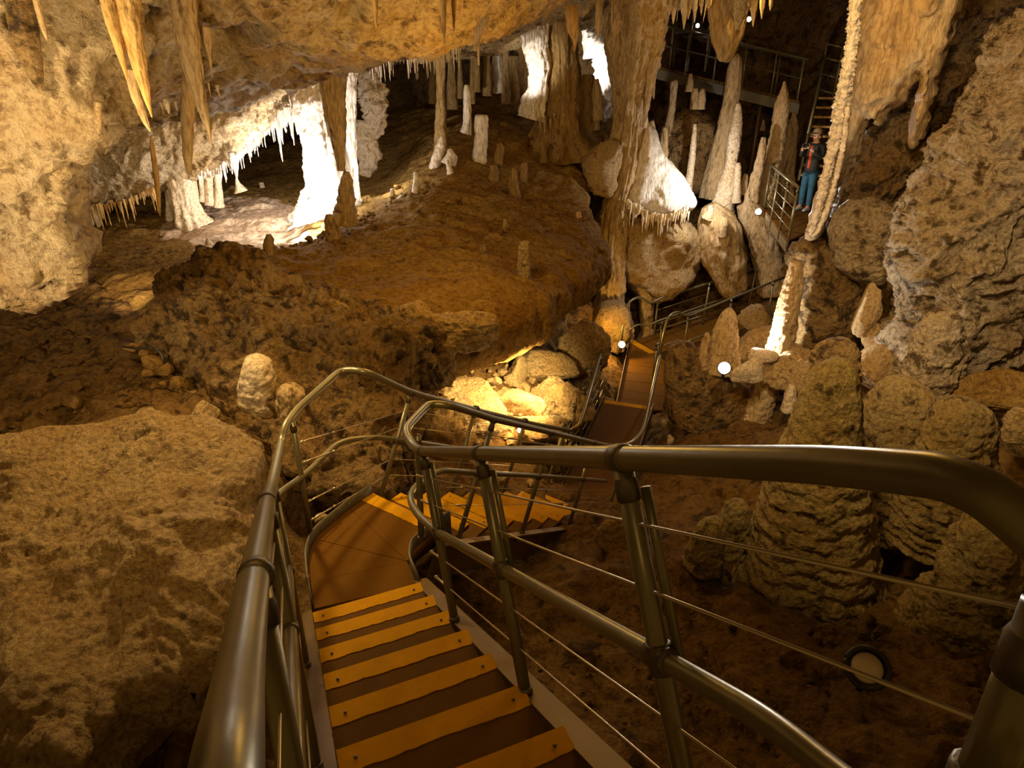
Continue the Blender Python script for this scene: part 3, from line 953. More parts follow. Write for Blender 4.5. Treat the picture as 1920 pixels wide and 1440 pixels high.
def flight(name, label, o, st, hd, rt, w, n_steps, run, first=0, strip=0.09, stringer_off=(0.0, 0.0), skip_last=False):
    t = thing(name, label, 'staircase', o)
    t0 = Matrix.Translation(-Vector(o))

    def put(oo):
        oo.data.transform(t0)
        return oo
    for i in range(first, n_steps):
        a = o + st * i
        b = a + rt * w
        back = -hd
        poly = [a, b, b + back * (run + 0.03), a + back * (run + 0.03)]
        tr = put(prism('tread', [p - UPV * 0.038 for p in poly], UPV * 0.038, 'tread', t))
        P = ragged(a + hd * 0.006, b + hd * 0.006, back, strip + 0.006, seed=i + int(o[1] * 100))
        V, f = prism_vf(P - UPV * 0.03, UPV * 0.034)
        put(obj('nosing', fix_normals(mesh_from('nosing', V, f, False)), M['yellow'], tr, 'yellow painted nosing strip'))
        for sx in (0.06, w - 0.06):
            p = a + rt * sx - hd * 0.05 - UPV * 0.05
            V, f = tube_vf([p, p + UPV * 0.062], 0.007, 6)
            put(obj('bolt', mesh_from('bolt', V, f), M['clamp'], tr))
    return t, put


# upper flight, running down and away from the viewpoint
st_up, put = flight('staircase', 'near flight of brown metal stairs with yellow painted step edges', O1, ST1, HD1, R1v, W1, 11, RUN1)
for s0, s1_, w0, w1, nm in ((-0.25, 4.6, W1 - 0.005, W1 + 0.085, 'r'), (-0.25, 4.6, -0.075, -0.005, 'l')):
    a, b = O1 + S1 * s0, O1 + S1 * s1_
    put(prism('stringer', [a + R1v * w0 - N1 * 0.045, a + R1v * w1 - N1 * 0.045, b + R1v * w1 - N1 * 0.045, b + R1v * w0 - N1 * 0.045], N1 * 0.012, 'stringer', st_up))
    wm = w1 if nm == 'r' else w0
    put(prism('stringer', [a + R1v * wm - N1 * 0.26, b + R1v * wm - N1 * 0.26, b + R1v * wm - N1 * 0.04, a + R1v * wm - N1 * 0.04], R1v * 0.010, 'stringer', st_up))

# landing: fan of boards round the turn
ld = thing('stair_landing', 'brown turning landing between the two flights, its boards fanned', 'landing', (-1.1, 4.0, ZL))
t0 = Matrix.Translation(-Vector((-1.1, 4.0, ZL)))


def putl(oo):
    oo.data.transform(t0)
    return oo


def lz_(px, py): return PZ(px, py, ZL)


pv = lz_(764, 1052)
rim = [O1 - HD1 * 0.02 + (-UPV * RISE), lz_(578, 1092), lz_(574, 1046), lz_(588, 1010), lz_(622, 981), lz_(655, 953), O2]
rim[0] = lz_(587, 1142)
ne = O2 + R2v * W2
wedges = [[lz_(780, 1096), rim[0], rim[1], pv], [rim[1], rim[2], rim[3], pv], [rim[3], rim[4], rim[5], pv], [rim[5], O2, ne, pv]]
wedges[0] = [rim[0], rim[1], pv, lz_(784, 1096)]
for k, wdg in enumerate(wedges):
    c0 = np.mean(wdg, 0)
    wd = [c0 + (p - c0) * 0.988 for p in wdg]
    putl(prism('board', [p - UPV * (0.04 + 0.0015 * (k % 2)) for p in wd], UPV * 0.04, 'deck', ld))
P = ragged(O2 + HD2 * 0.006, ne + HD2 * 0.006, -HD2, 0.125, 34, seed=77)
V, f = prism_vf(P - UPV * 0.035, UPV * 0.040)
putl(obj('nosing', fix_normals(mesh_from('nosing', V, f, False)), M['yellow'], ld, 'yellow painted edge of the landing'))


def strip_vf(path, h, t):
    """upright plate along a level path"""
    P = np.asarray(path, float)
    T = np.gradient(P, axis=0); T[:, 2] = 0
    T /= np.linalg.norm(T, axis=1, keepdims=True)
    Nn = np.stack([T[:, 1], -T[:, 0], 0 * T[:, 0]], 1) * t / 2
    X = np.stack([P + Nn, P - Nn, P - Nn + UPV * h, P + Nn + UPV * h], 1)
    n = len(P)
    f = [grid_faces(n, 4, True), np.array([[3, 2, 1, 0]]), np.array([[0, 1, 2, 3]]) + (n - 1) * 4]
    return X.reshape(-1, 3), f


V, f = strip_vf(round_path(rim, 0.12, 5) - UPV * 0.10, 0.20, 0.016)
putl(obj('kick_plate', fix_normals(mesh_from('kick_plate', V, f)), M['clamp'], ld))
V, f = strip_vf(round_path([lz_(786, 1102), lz_(768, 1060), lz_(772, 1030), ne + HD2 * 0.1], 0.06, 5) - UPV * 0.14, 0.25, 0.016)
putl(obj('kick_plate', fix_normals(mesh_from('kick_plate', V, f)), M['clamp'], ld))
for p in rim[1:6:2]:
    V, f = tube_vf([p + UPV * 0.04, p + UPV * 0.06 + HD1 * 0.001], 0.016, 8)
    putl(obj('bolt', mesh_from('bolt', V, f), M['wire'], ld))

# lower flight, running down to the right
st_dn, put2 = flight('staircase', 'second flight of stairs with yellow edges, seen through the near railing', O2, ST2, HD2, R2v, W2, 10, RUN2, first=1, strip=0.125)
for wv_, nm in ((W2 + 0.02, 'n'), (-0.03, 'f')):
    a, b = O2 - S2 * 0.05, O2 + S2 * 4.0
    put2(prism('stringer', [a + R2v * wv_ - N2 * 0.42, b + R2v * wv_ - N2 * 0.42, b + R2v * wv_ - N2 * 0.13, a + R2v * wv_ - N2 * 0.13], R2v * 0.012, 'stringer', st_dn, 'grey steel side plate'))
    put2(prism('stringer', [a + R2v * wv_ - N2 * 0.13, a + R2v * (wv_ + 0.09) - N2 * 0.13, b + R2v * (wv_ + 0.09) - N2 * 0.13, b + R2v * wv_ - N2 * 0.13], N2 * 0.012, 'stringer', st_dn))
for k in range(8):
    p = O2 + S2 * (0.4 + 0.45 * k) + R2v * (W2 + 0.033) - N2 * 0.2
    V, f = tube_vf([p, p + R2v * 0.02], 0.016, 8)
    put2(obj('bolt', mesh_from('bolt', V, f), M['clamp'], st_dn))

# lower landing and the boardwalk beyond it
wa, wb = PZ(1053, 921, Z2), PZ(1134, 750, Z2)
wd = (wb - wa) / np.linalg.norm(wb - wa)
wr = np.array([wd[1], -wd[0], 0])
WW = 0.86
lw = thing('boardwalk', 'dark brown lower landing with a yellow far edge between handrails', 'walkway', wa)
t1 = Matrix.Translation(-Vector(wa))


def putw(oo):
    oo.data.transform(t1)
    return oo


Lw = np.linalg.norm(wb - wa)
for k in range(4):
    a, b = wa - wd * 0.45 + wd * (Lw + 0.45) * k / 4, wa - wd * 0.45 + wd * (Lw + 0.45) * (k + 1) / 4 - wd * 0.004
    putw(prism('board', [a - UPV * .04, a + wr * WW - UPV * .04, b + wr * WW - UPV * .04, b - UPV * .04], UPV * 0.04, 'tread', lw))
P = ragged(wb + wd * .01, wb + wr * WW + wd * .01, -wd, 0.13, 20, seed=5)
V, f = prism_vf(P - UPV * 0.035, UPV * 0.040)
putw(obj('nosing', fix_normals(mesh_from('nosing', V, f, False)), M['yellow'], lw, 'yellow painted far edge'))
for sx in (-0.02, WW + 0.01):
    putw(prism('kick_plate', [wa + wr * sx - UPV * .16 - wd * .3, wb + wr * sx - UPV * .16, wb + wr * sx + UPV * .10, wa + wr * sx + UPV * .10 - wd * .3], wr * 0.012, 'stringer', lw))
# boards of the next stretch, three steps lower
Z3 = Z2 - 0.6
ba, bb = PZ(1158, 747, Z3), PZ(1180, 650, Z3)
bd = (bb - ba) / np.linalg.norm(bb - ba)
br = np.array([bd[1], -bd[0], 0])
lw2 = thing('boardwalk', 'brown boardwalk of cross boards ending in a slanting yellow edge', 'walkway', ba)
t2 = Matrix.Translation(-Vector(ba))


def putb(oo):
    oo.data.transform(t2)
    return oo


ends = [PZ(1155, 762, Z3), PZ(1158, 745, Z3), PZ(1162, 729, Z3), PZ(1165, 712, Z3), PZ(1169, 697, Z3), PZ(1173, 683, Z3), PZ(1177, 671, Z3), PZ(1178, 662, Z3), PZ(1181, 652, Z3), PZ(1181, 635, Z3)]
rights = [PZ(1203, 766, Z3), PZ(1205, 752, Z3), PZ(1209, 737, Z3), PZ(1211, 717, Z3), PZ(1214, 702, Z3), PZ(1215, 688, Z3), PZ(1217, 681, Z3), PZ(1218, 677, Z3), PZ(1220, 672, Z3), PZ(1224, 662, Z3)]
for k in range(len(ends) - 1):
    a, b, cc, d = ends[k], ends[k + 1], rights[k + 1], rights[k]
    a2, b2 = a, b + (a - b) * 0.03
    d2, c2 = d + (d - a) * 0.8, cc + (cc - b) * 0.8
    c2 = c2 + (d2 - c2) * 0.03
    putb(prism('board', [p - UPV * .04 for p in (a2, d2, c2, b2)], UPV * 0.04, 'deck', lw2))
ea, eb = PZ(1180, 636, Z3), PZ(1226, 662, Z3)
ed_ = (eb - ea) / np.linalg.norm(eb - ea)
en = np.array([-ed_[1], ed_[0], 0])
P = ragged(ea + en * .05, eb + en * .05, -en, 0.17, 16, seed=9)
V, f = prism_vf(P - UPV * 0.035, UPV * 0.045)
putb(obj('nosing', fix_normals(mesh_from('nosing', V, f, False)), M['yellow'], lw2, 'slanting yellow painted edge'))
for sx in (-0.02,):
    putb(prism('kick_plate', [ends[0] - UPV * .16, ends[-1] - UPV * .16, ends[-1] + UPV * .12, ends[0] + UPV * .12], br * 0.012, 'stringer', lw2))


# ------------------------------------------------------------------ railings
def rod(parent, name, path, r, mat, nseg=12, label=None):
    V, f = tube_vf(path, r, nseg)
    V = V - np.array(parent.location)
    return obj(name, mesh_from(name, V, f), M[mat], parent, label)


def collar(parent, p, axis, r, ln, mat='clamp', name='clamp'):
    axis = np.asarray(axis) / np.linalg.norm(axis)
    return rod(parent, name, [p - axis * ln / 2, p - axis * ln * .42, p + axis * ln * .42, p + axis * ln / 2], np.array([r * .9, r, r, r * .9]), mat, 14)


def post(parent, a, b, r, rail_axis=None, rt=0.03):
    """post a (foot) to b (rail axis) with a clamp round the rail and a ring below it"""
    a, b = np.asarray(a, float), np.asarray(b, float)
    ax = (b - a) / np.linalg.norm(b - a)
    rod(parent, 'post', [a, b - ax * rt * .5], r, 'steel')
    if rail_axis is not None:
        collar(parent, b, rail_axis, rt * 1.16, rt * 1.9)
    rod(parent, 'clamp', [b - ax * rt * 3.4, b - ax * rt * 2.0, b - ax * rt * 1.6, b - ax * rt * .3], np.array([r * 1.14, r * 1.14, r * 1.0, r * .8]), 'clamp', 12)
    collar(parent, a + ax * 0.012, ax, r * 1.25, 0.024)


def cable(parent, pts, r=0.0032, turnbuckle=None):
    o = rod(parent, 'cable', pts, r, 'wire', 7)
    if turnbuckle is not None:
        a, b = turnbuckle
        d = b - a
        rod(parent, 'turnbuckle', [a, a + d * .12, a + d * .14, a + d * .5, a + d * .84, a + d * .86, b], np.array([.004, .004, .008, .0065, .008, .004, .004]), 'wire', 8, 'small shiny cable tensioner')
        for q in (a, b):
            V, f = tube_vf([q - d / np.linalg.norm(d) * .010, q + d / np.linalg.norm(d) * .010], np.array([.011, .011]), 8)
            obj('shackle', mesh_from('shackle', V - np.array(parent.location), f), M['wire'], parent)


R_TOP, R_MID, R_POST = 0.029, 0.024, 0.022
# right side: near flight, round the inner corner, down the second flight and along the lower landing
rr = thing('handrail', 'metal handrail on the right of the stairs, crossing the picture in front', 'railing', r1(0.9, 0))
z2r = Z2 + 0.95
top_path = [PD(2090, 1190, .63), PD(2010, 1060, .66), PD(1925, 985, .69), PD(1850, 925, .72), PD(1770, 893, .765), r1(3.78, .932), r1(3.1, .932), r1(2.0, .932), r1(0.85, .932),
            PD(775, 838, 3.95), PD(758, 808, 4.2), PD(778, 784, 4.5), PD(805, 757, 4.85), n2(-0.48, 1.01), n2(.2, .965), n2(1.3, .935), n2(2.6, .89), n2(3.1, .88), PZ(1183, 833, z2r), PZ(1206, 808, z2r), PZ(1218, 755, z2r), PZ(1238, 668, z2r)]
rod(rr, 'top_rail', round_path(top_path, .16, 6), R_TOP, 'steel', 20)
mid_path = [PD(1820, 1640, .8), PD(1600, 1480, .98), r1(3.52, .462), r1(3.1, .467), r1(2.0, .467), r1(0.9, .467), PD(785, 968, 3.95), PD(768, 938, 4.2), PD(775, 915, 4.5), PD(800, 897, 4.8), n2(-.35, .5), n2(.2, .49), n2(1.4, .48), n2(3.2, .44)]
rod(rr, 'mid_rail', round_path(mid_path, .14, 6), R_MID, 'steel', 16)
for s in (.906, 2.03, 3.17):
    post(rr, r1(s, -.03), r1(s, .932), R_POST * 1.12, S1, R_TOP)
    rod(rr, 'post_stay', [r1(s + .03, .86, .036), r1(s + .03, .47, .036)], .012, 'steel', 10)
    collar(rr, r1(s, .467), S1, R_MID * 1.35, .085)
    collar(rr, r1(s, .467), N1, R_POST * 1.45, .07)
post(rr, PD(1838, 1480, .70), PD(1985, 1120, .625), R_POST * 1.25, None, R_TOP)
for s in (.2, 1.34, 2.47, 3.6):
    post(rr, n2(s, -.12), n2(s, .965 - .028 * s), R_POST, S2, R_TOP)
    collar(rr, n2(s, .487 - .012 * s), S2, R_MID * 1.3, .07)
ip = lz_(776, 1085)
post(rr, PD(790, 1010, 4.5), PD(783, 812, 4.25), R_POST, None, R_TOP)
for n in (.78, .625, .312, .157):
    tb = (r1(.86, n), r1(.70, n - .02))
    cable(rr, [r1(4.2, n), r1(.86, n)], .0038, (r1(.84, n), r1(.6, n)))
    cable(rr, [n2(-.2, n + .05), n2(3.6, n)], .0032, (n2(.02, n + .05), n2(.20, n + .05)))
for p, s in ((PZ(1222, 735, Z2), .95), (PZ(1232, 690, Z2), .95)):
    post(rr, p - UPV * .1, p + UPV * s, R_POST, wd, R_TOP)

# left side: near flight, outer edge of the landing, far side of the second flight, lower landing
lr = thing('handrail', 'metal handrail on the left of the stairs, thick and close at the bottom edge', 'railing', l1(.9, 0))
zr = ZL + 1.1
top_l = [PD(395, 1800, .37), PD(424, 1440, .50), PD(449, 1260, .78), PD(476, 1080, 1.2), l1(2.03, .925), l1(.95, .93), PD(527, 830, 4.5), PZ(534, 799, zr), PZ(556, 768, zr), PZ(600, 729, zr), PZ(640, 693, zr), f2(-.45, 1.05), f2(.19, .955), f2(1.47, .90), f2(2.69, .868), f2(3.85, .87), PZ(1087, 797, Z2 + 1.0), PZ(1100, 755, Z2 + 1.0), PZ(1134, 636, Z2 + 1.0)]
rod(lr, 'top_rail', round_path(top_l, .16, 6), R_TOP, 'steel', 20)
mid_l = [l1(4.4, .467), l1(3.17, .467), l1(2.03, .467), l1(1.0, .467), PD(512, 932, 4.55), PZ(572, 890, ZL + .6), PZ(630, 833, ZL + .6), PZ(656, 824, ZL + .56), f2(-.1, .5), f2(.2, .5), f2(1.5, .46), f2(3.8, .43)]
rod(lr, 'mid_rail', round_path(mid_l, .14, 6), R_MID, 'steel', 16)
for s, nt in ((.906, .93), (2.03, .925), (3.17, .879), (4.2, .84)):
    post(lr, l1(s, -.03), l1(s, nt), R_POST * 1.1, S1, R_TOP)
    collar(lr, l1(s, .467), S1, R_MID * 1.3, .08)
cb = lz_(584, 1012)
post(lr, cb, PD(548, 787, 4.66), R_POST, None, R_TOP)
for s in (.2, 1.33, 2.46, 3.6):
    post(lr, f2(s, -.12), f2(s, .955 - .026 * s), R_POST, S2, R_TOP)
    collar(lr, f2(s, .49 - .015 * s), S2, R_MID * 1.3, .07)
for n in (.78, .625, .312, .157):
    cable(lr, [l1(4.5, n), l1(.5, n)], .0038, (l1(.62, n), l1(.25, n)))
    cpost = cb + UPV * (n * 1.15)
    cable(lr, [cpost, f2(.2, n)], .003, (cpost + (f2(.2, n) - cpost) * .05, cpost + (f2(.2, n) - cpost) * .3))
    cable(lr, [f2(.2, n), f2(3.6, n)], .003)
for k in range(5):
    p = wa + (wb - wa) * (k + .3) / 5 - wr * .05
    post(lr, p - UPV * .1, p + UPV * .98, R_POST, wd, R_TOP)
for n in (.2, .4, .6, .8):
    cable(lr, [wa - wr * .05 + UPV * n, wb - wr * .05 + UPV * n], .0035)


# ------------------------------------------------------------------ columns, stalagmites, stalactites
def P5(*rows): return list(rows)


# tall column right of the centre, with its foot mound
col('column', 'tall fluted limestone column right of centre, from ceiling to the walkway corner', 'column',
    [(1205, -60, 78), (1196, 20, 60), (1190, 90, 50), (1186, 150, 38), (1182, 215, 29), (1178, 260, 28), (1170, 310, 26), (1158, 370, 22), (1150, 420, 25), (1147, 470, 24), (1149, 520, 26), (1146, 562, 28), (1142, 590, 42), (1138, 640, 52)],
    15.0, 'tan', 'flute', 0.26, freq=1.1)
blob('rock', 'rounded pale boulder at the foot of the tall column', 'rock', [(1108, 590), (1125, 566), (1160, 560), (1180, 575), (1186, 620), (1165, 650), (1130, 640), (1106, 620)], ('Y', 14.6), 0.4, 0.3, 0.04, 0.4, 'boulder', 0.04, 0.4)
for rows, lab in (([(1232, 10, 16), (1226, 90, 11), (1216, 160, 8), (1208, 215, 2)], 'thin drapery edge hanging along the right side of the tall column'),
                  ([(1226, 105, 12), (1222, 150, 7), (1226, 185, 1.5)], 'short pointed drip beside the upper column, right of it')):
    col('stalactite', lab, 'stalactite', rows, 14.6, 'tan', 'flute', 0.25, flat=0.6)
col('stalagmite', 'knobbly stalagmite left of the ramp railing, just right of the column foot', 'stalagmite',
    [(1214, 482, 6), (1214, 496, 13), (1212, 530, 15), (1212, 580, 13), (1213, 620, 11), (1213, 640, 20)], 15.3, 'tan', 'rough', 0.2)

# back columns
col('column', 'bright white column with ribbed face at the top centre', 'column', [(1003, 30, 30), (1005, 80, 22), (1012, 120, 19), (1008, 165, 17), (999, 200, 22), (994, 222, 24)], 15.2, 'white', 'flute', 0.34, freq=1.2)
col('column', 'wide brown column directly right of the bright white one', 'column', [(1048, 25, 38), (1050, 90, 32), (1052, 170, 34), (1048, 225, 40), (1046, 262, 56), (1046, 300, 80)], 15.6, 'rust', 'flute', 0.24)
col('column', 'short white column in the gap left of the tall column', 'column', [(1128, 20, 22), (1134, 70, 24), (1140, 130, 22), (1148, 190, 26), (1158, 235, 20)], 18.2, 'white', 'rough', 0.35)
col('column', 'white column behind the gap, upper left of the short one', 'column', [(1100, 20, 14), (1104, 60, 13), (1106, 110, 10)], 18.6, 'white', 'flute', 0.3)
col('stalagmite', 'squat fluted stalagmite at the right foot of the wide brown column', 'stalagmite', [(1103, 140, 10), (1100, 170, 18), (1102, 205, 20), (1106, 245, 22)], 16.4, 'tan', 'flute', 0.22)
col('stalagmite', 'dark pointed stalagmite just left of the tall column', 'stalagmite', [(1118, 148, 4), (1120, 180, 9), (1122, 225, 11)], 15.8, 'tan', 'flute', 0.2)
for i, (x, y0, y1, w) in enumerate([(826, 100, 236, 9), (846, 95, 160, 7), (812, 108, 150, 6), (893, 92, 128, 5), (913, 92, 135, 7), (931, 60, 130, 9), (948, 88, 150, 6), (962, 105, 150, 8), (975, 90, 165, 9), (885, 100, 150, 4), (862, 96, 140, 4), (986, 95, 160, 6), (1075, 30, 120, 9)]):
    col('column', ['narrow brown column between ceiling and mound, behind the white spire', 'thin brown column right behind the narrow one', 'faint thin column at the left end of the back row', 'slender back column under the ceiling edge left of the white scrap', 'brown back column in the middle of the rear row',
                   'white lit scrap of column under the ceiling, left of the bright column', 'rear brown column just right of the white scrap', 'stout rear stalagmite left of the bright column', 'brown column touching the bright white one on its left', 'hair thin rear column beside the slender one',
                   'hair thin column behind the ceiling straws', 'thin brown column partly behind the bright white column', 'brown column piece under the ceiling right of the wide brown one'][i], 'column',
        [(x, y0, w * 1.2), (x, (y0 + y1) / 2, w * 0.9), (x + 1, y1, w * 1.3), (x + 1, y1 + 45, w * 1.5)], 16.8 + 0.4 * (i % 3) if i not in (0,) else 14.2, 'white' if i == 5 else 'rust', 'flute', 0.22)

# grotto: lit column pair and their neighbours
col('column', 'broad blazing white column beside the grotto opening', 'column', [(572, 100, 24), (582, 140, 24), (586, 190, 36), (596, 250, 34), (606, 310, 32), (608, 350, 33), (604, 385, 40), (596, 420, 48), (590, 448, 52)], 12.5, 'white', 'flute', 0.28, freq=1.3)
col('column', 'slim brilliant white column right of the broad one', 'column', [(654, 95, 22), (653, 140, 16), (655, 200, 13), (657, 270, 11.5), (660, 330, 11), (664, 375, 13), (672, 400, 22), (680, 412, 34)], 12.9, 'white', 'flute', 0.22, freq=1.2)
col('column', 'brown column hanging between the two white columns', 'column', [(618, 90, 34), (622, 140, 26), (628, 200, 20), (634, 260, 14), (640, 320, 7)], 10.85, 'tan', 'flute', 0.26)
col('stalactite', 'pointed white spike between the broad and the slim column', 'stalactite', [(618, 255, 6), (620, 300, 8), (628, 345, 10), (636, 380, 9)], 12.3, 'white', 'flute', 0.22)
col('stalagmite', 'brown stump standing dark before the blazing columns', 'stalagmite', [(650, 322, 5), (650, 340, 12), (649, 370, 16), (646, 400, 20), (644, 418, 26)], 10.9, 'tan', 'rough', 0.2)
col('stalagmite', 'forked little brown stump below the dark stump', 'stalagmite', [(616, 402, 5), (618, 420, 9), (622, 450, 11), (626, 470, 15)], 10.4, 'tan', 'rough', 0.25)
col('stalagmite', 'second prong leaning beside the forked brown stump', 'stalagmite', [(632, 400, 4), (630, 425, 8), (628, 455, 10)], 10.4, 'tan', 'rough', 0.2)
col('stalagmite', 'lone knobbed brown stalagmite on the rim before the pale grotto floor', 'stalagmite', [(503, 439, 4), (505, 448, 8), (504, 462, 10), (507, 480, 10), (512, 497, 14)], 9.6, 'tan', 'rough', 0.16)
col('column', 'wide striped column under the rock bank, left in the grotto', 'column', [(338, 325, 24), (342, 350, 25), (350, 385, 23), (358, 412, 28), (366, 428, 34)], 12.6, 'pale', 'flute', 0.24, freq=1.4)
for i, (x, y0, y1, w, lab) in enumerate([(316, 345, 420, 7, 'thin column at the left side of the wide striped one'), (378, 328, 378, 7, 'slim grotto column right of the wide striped one'), (392, 326, 384, 9, 'middle one of the three slim grotto columns'), (408, 322, 388, 8, 'rightmost of the three slim grotto columns')]):
    col('column', lab, 'column', [(x, y0, w), (x + 1, (y0 + y1) / 2, w * 0.85), (x + 3, y1, w * 1.3)], 12.9, 'pale', 'flute', 0.22)
col('stalactite', 'long spike hanging from the rock bank edge into the grotto', 'stalactite', [(437, 285, 9), (440, 305, 7), (443, 325, 3), (444, 338, 1)], 12.2, 'white', 'flute', 0.2)
col('stalagmite', 'small cone rising under the long grotto spike', 'stalagmite', [(443, 332, 1.5), (446, 345, 5), (452, 360, 13)], 13.2, 'pale', 'rough', 0.15)
col('stalagmite', 'dark hump stalagmite deep in the grotto hole', 'stalagmite', [(490, 342, 4), (492, 352, 5)], 15.0, 'pale', 'rough', 0.15)
col('stalagmite', 'bright little cone on the grey floor ridge left of the rim', 'stalagmite', [(389, 447, 2), (391, 455, 6), (394, 462, 9)], 11.4, 'pale', 'rough', 0.15)
for rows, lab in (([(688, 110, 14), (692, 150, 20), (700, 190, 24), (702, 235, 17), (690, 270, 8)], 'grey ragged drapery right of the slim white column'),
                  ([(680, 225, 10), (682, 260, 17), (690, 290, 20), (684, 330, 9)], 'lower grey drapery right of the slim white column')):
    col('column', lab, 'column', rows, 14.6, 'pale', 'rough', 0.4, flat=0.6)

# central mound
MND = [
    ('white spire on the mound crest', [(875, 159, 4), (875, 175, 6.5), (876, 205, 7.5), (876, 235, 9), (873, 250, 11)], 14.4, 'white', 'flute'),
    ('broken flat topped white pillar right of the spire', [(902, 215, 9), (902, 222, 12), (902, 265, 12.5), (900, 300, 13), (899, 318, 15)], 13.9, 'white', 'flute'),
    ('small rounded stalagmite right behind the broken pillar', [(935, 268, 4), (937, 280, 8), (934, 310, 9)], 13.7, 'tan', 'rough'),
    ('stubby twin stalagmite at the right foot of the broken pillar', [(925, 310, 6), (925, 322, 9), (925, 340, 10)], 13.3, 'tan', 'rough'),
    ('knobby stalagmite right of the mound centre, left of a pair', [(964, 315, 4), (964, 328, 7), (963, 350, 9), (968, 385, 13)], 12.9, 'tan', 'rough'),
    ('taller knobby stalagmite right of the mound centre, right of a pair', [(984, 304, 4), (982, 318, 7), (980, 340, 8)], 13.0, 'tan', 'rough'),
    ('faint stump far right on the mound', [(1018, 272, 4), (1019, 285, 7), (1021, 305, 8)], 14.6, 'tan', 'rough'),
    ('tiny stump high on the dark slope', [(997, 262, 3), (997, 272, 5)], 15.2, 'tan', 'rough'),
    ('white splashed stub on the left flank of the mound', [(838, 300, 3), (843, 318, 5), (844, 335, 8), (835, 355, 12)], 12.9, 'white', 'rough'),
    ('white peaked crust on the left shoulder of the mound', [(843, 279, 3), (845, 292, 10), (842, 308, 13)], 13.3, 'white', 'rough'),
    ('upper white ragged crust on the left shoulder', [(829, 255, 3), (828, 270, 8), (820, 295, 10), (812, 318, 8)], 13.5, 'white', 'rough'),
    ('small lit stub low on the left flank', [(779, 322, 3), (780, 335, 5), (778, 362, 6)], 12.3, 'white', 'rough'),
    ('little pale stub at the mound foot near the slim column', [(735, 354, 3), (736, 365, 5), (735, 382, 6)], 12.6, 'pale', 'rough'),
    ('white scab of crust at the left foot of the mound', [(755, 368, 4), (744, 380, 7), (736, 393, 6)], 12.4, 'white', 'rough'),
    ('pale lump stub below the scab of crust', [(762, 383, 4), (763, 395, 7)], 12.0, 'white', 'rough'),
    ('slim pale stub in the shade under the mound, left of the tall stump', [(947, 410, 3), (948, 425, 5), (950, 440, 6)], 11.2, 'tan', 'rough'),
    ('short round stub on the ledge between mound and tall stump', [(906, 460, 4), (906, 470, 6), (907, 490, 7)], 10.1, 'tan', 'rough'),
    ('lone orange pebble stub near the ledge edge', [(1084, 397, 4), (1085, 408, 6)], 12.6, 'ochre', 'rough'),
    ('low stub on the dark front of the mound', [(822, 418, 4), (823, 435, 9), (824, 450, 14)], 11.4, 'tan', 'rough'),
]
for lab, rows, y, mt, sty in MND:
    col('stalagmite', lab, 'stalagmite', rows, y, 'rust' if mt == 'tan' else mt, sty, 0.24)
col('stalagmite', 'upright flat topped stalagmite near the front edge of the ledge', 'stalagmite',
    [(984, 452, 6), (984, 458, 11), (983, 490, 12.5), (982, 530, 14), (981, 544, 16), (978, 562, 34), (975, 580, 56)], 9.3, 'banded', 'rough', 0.10)

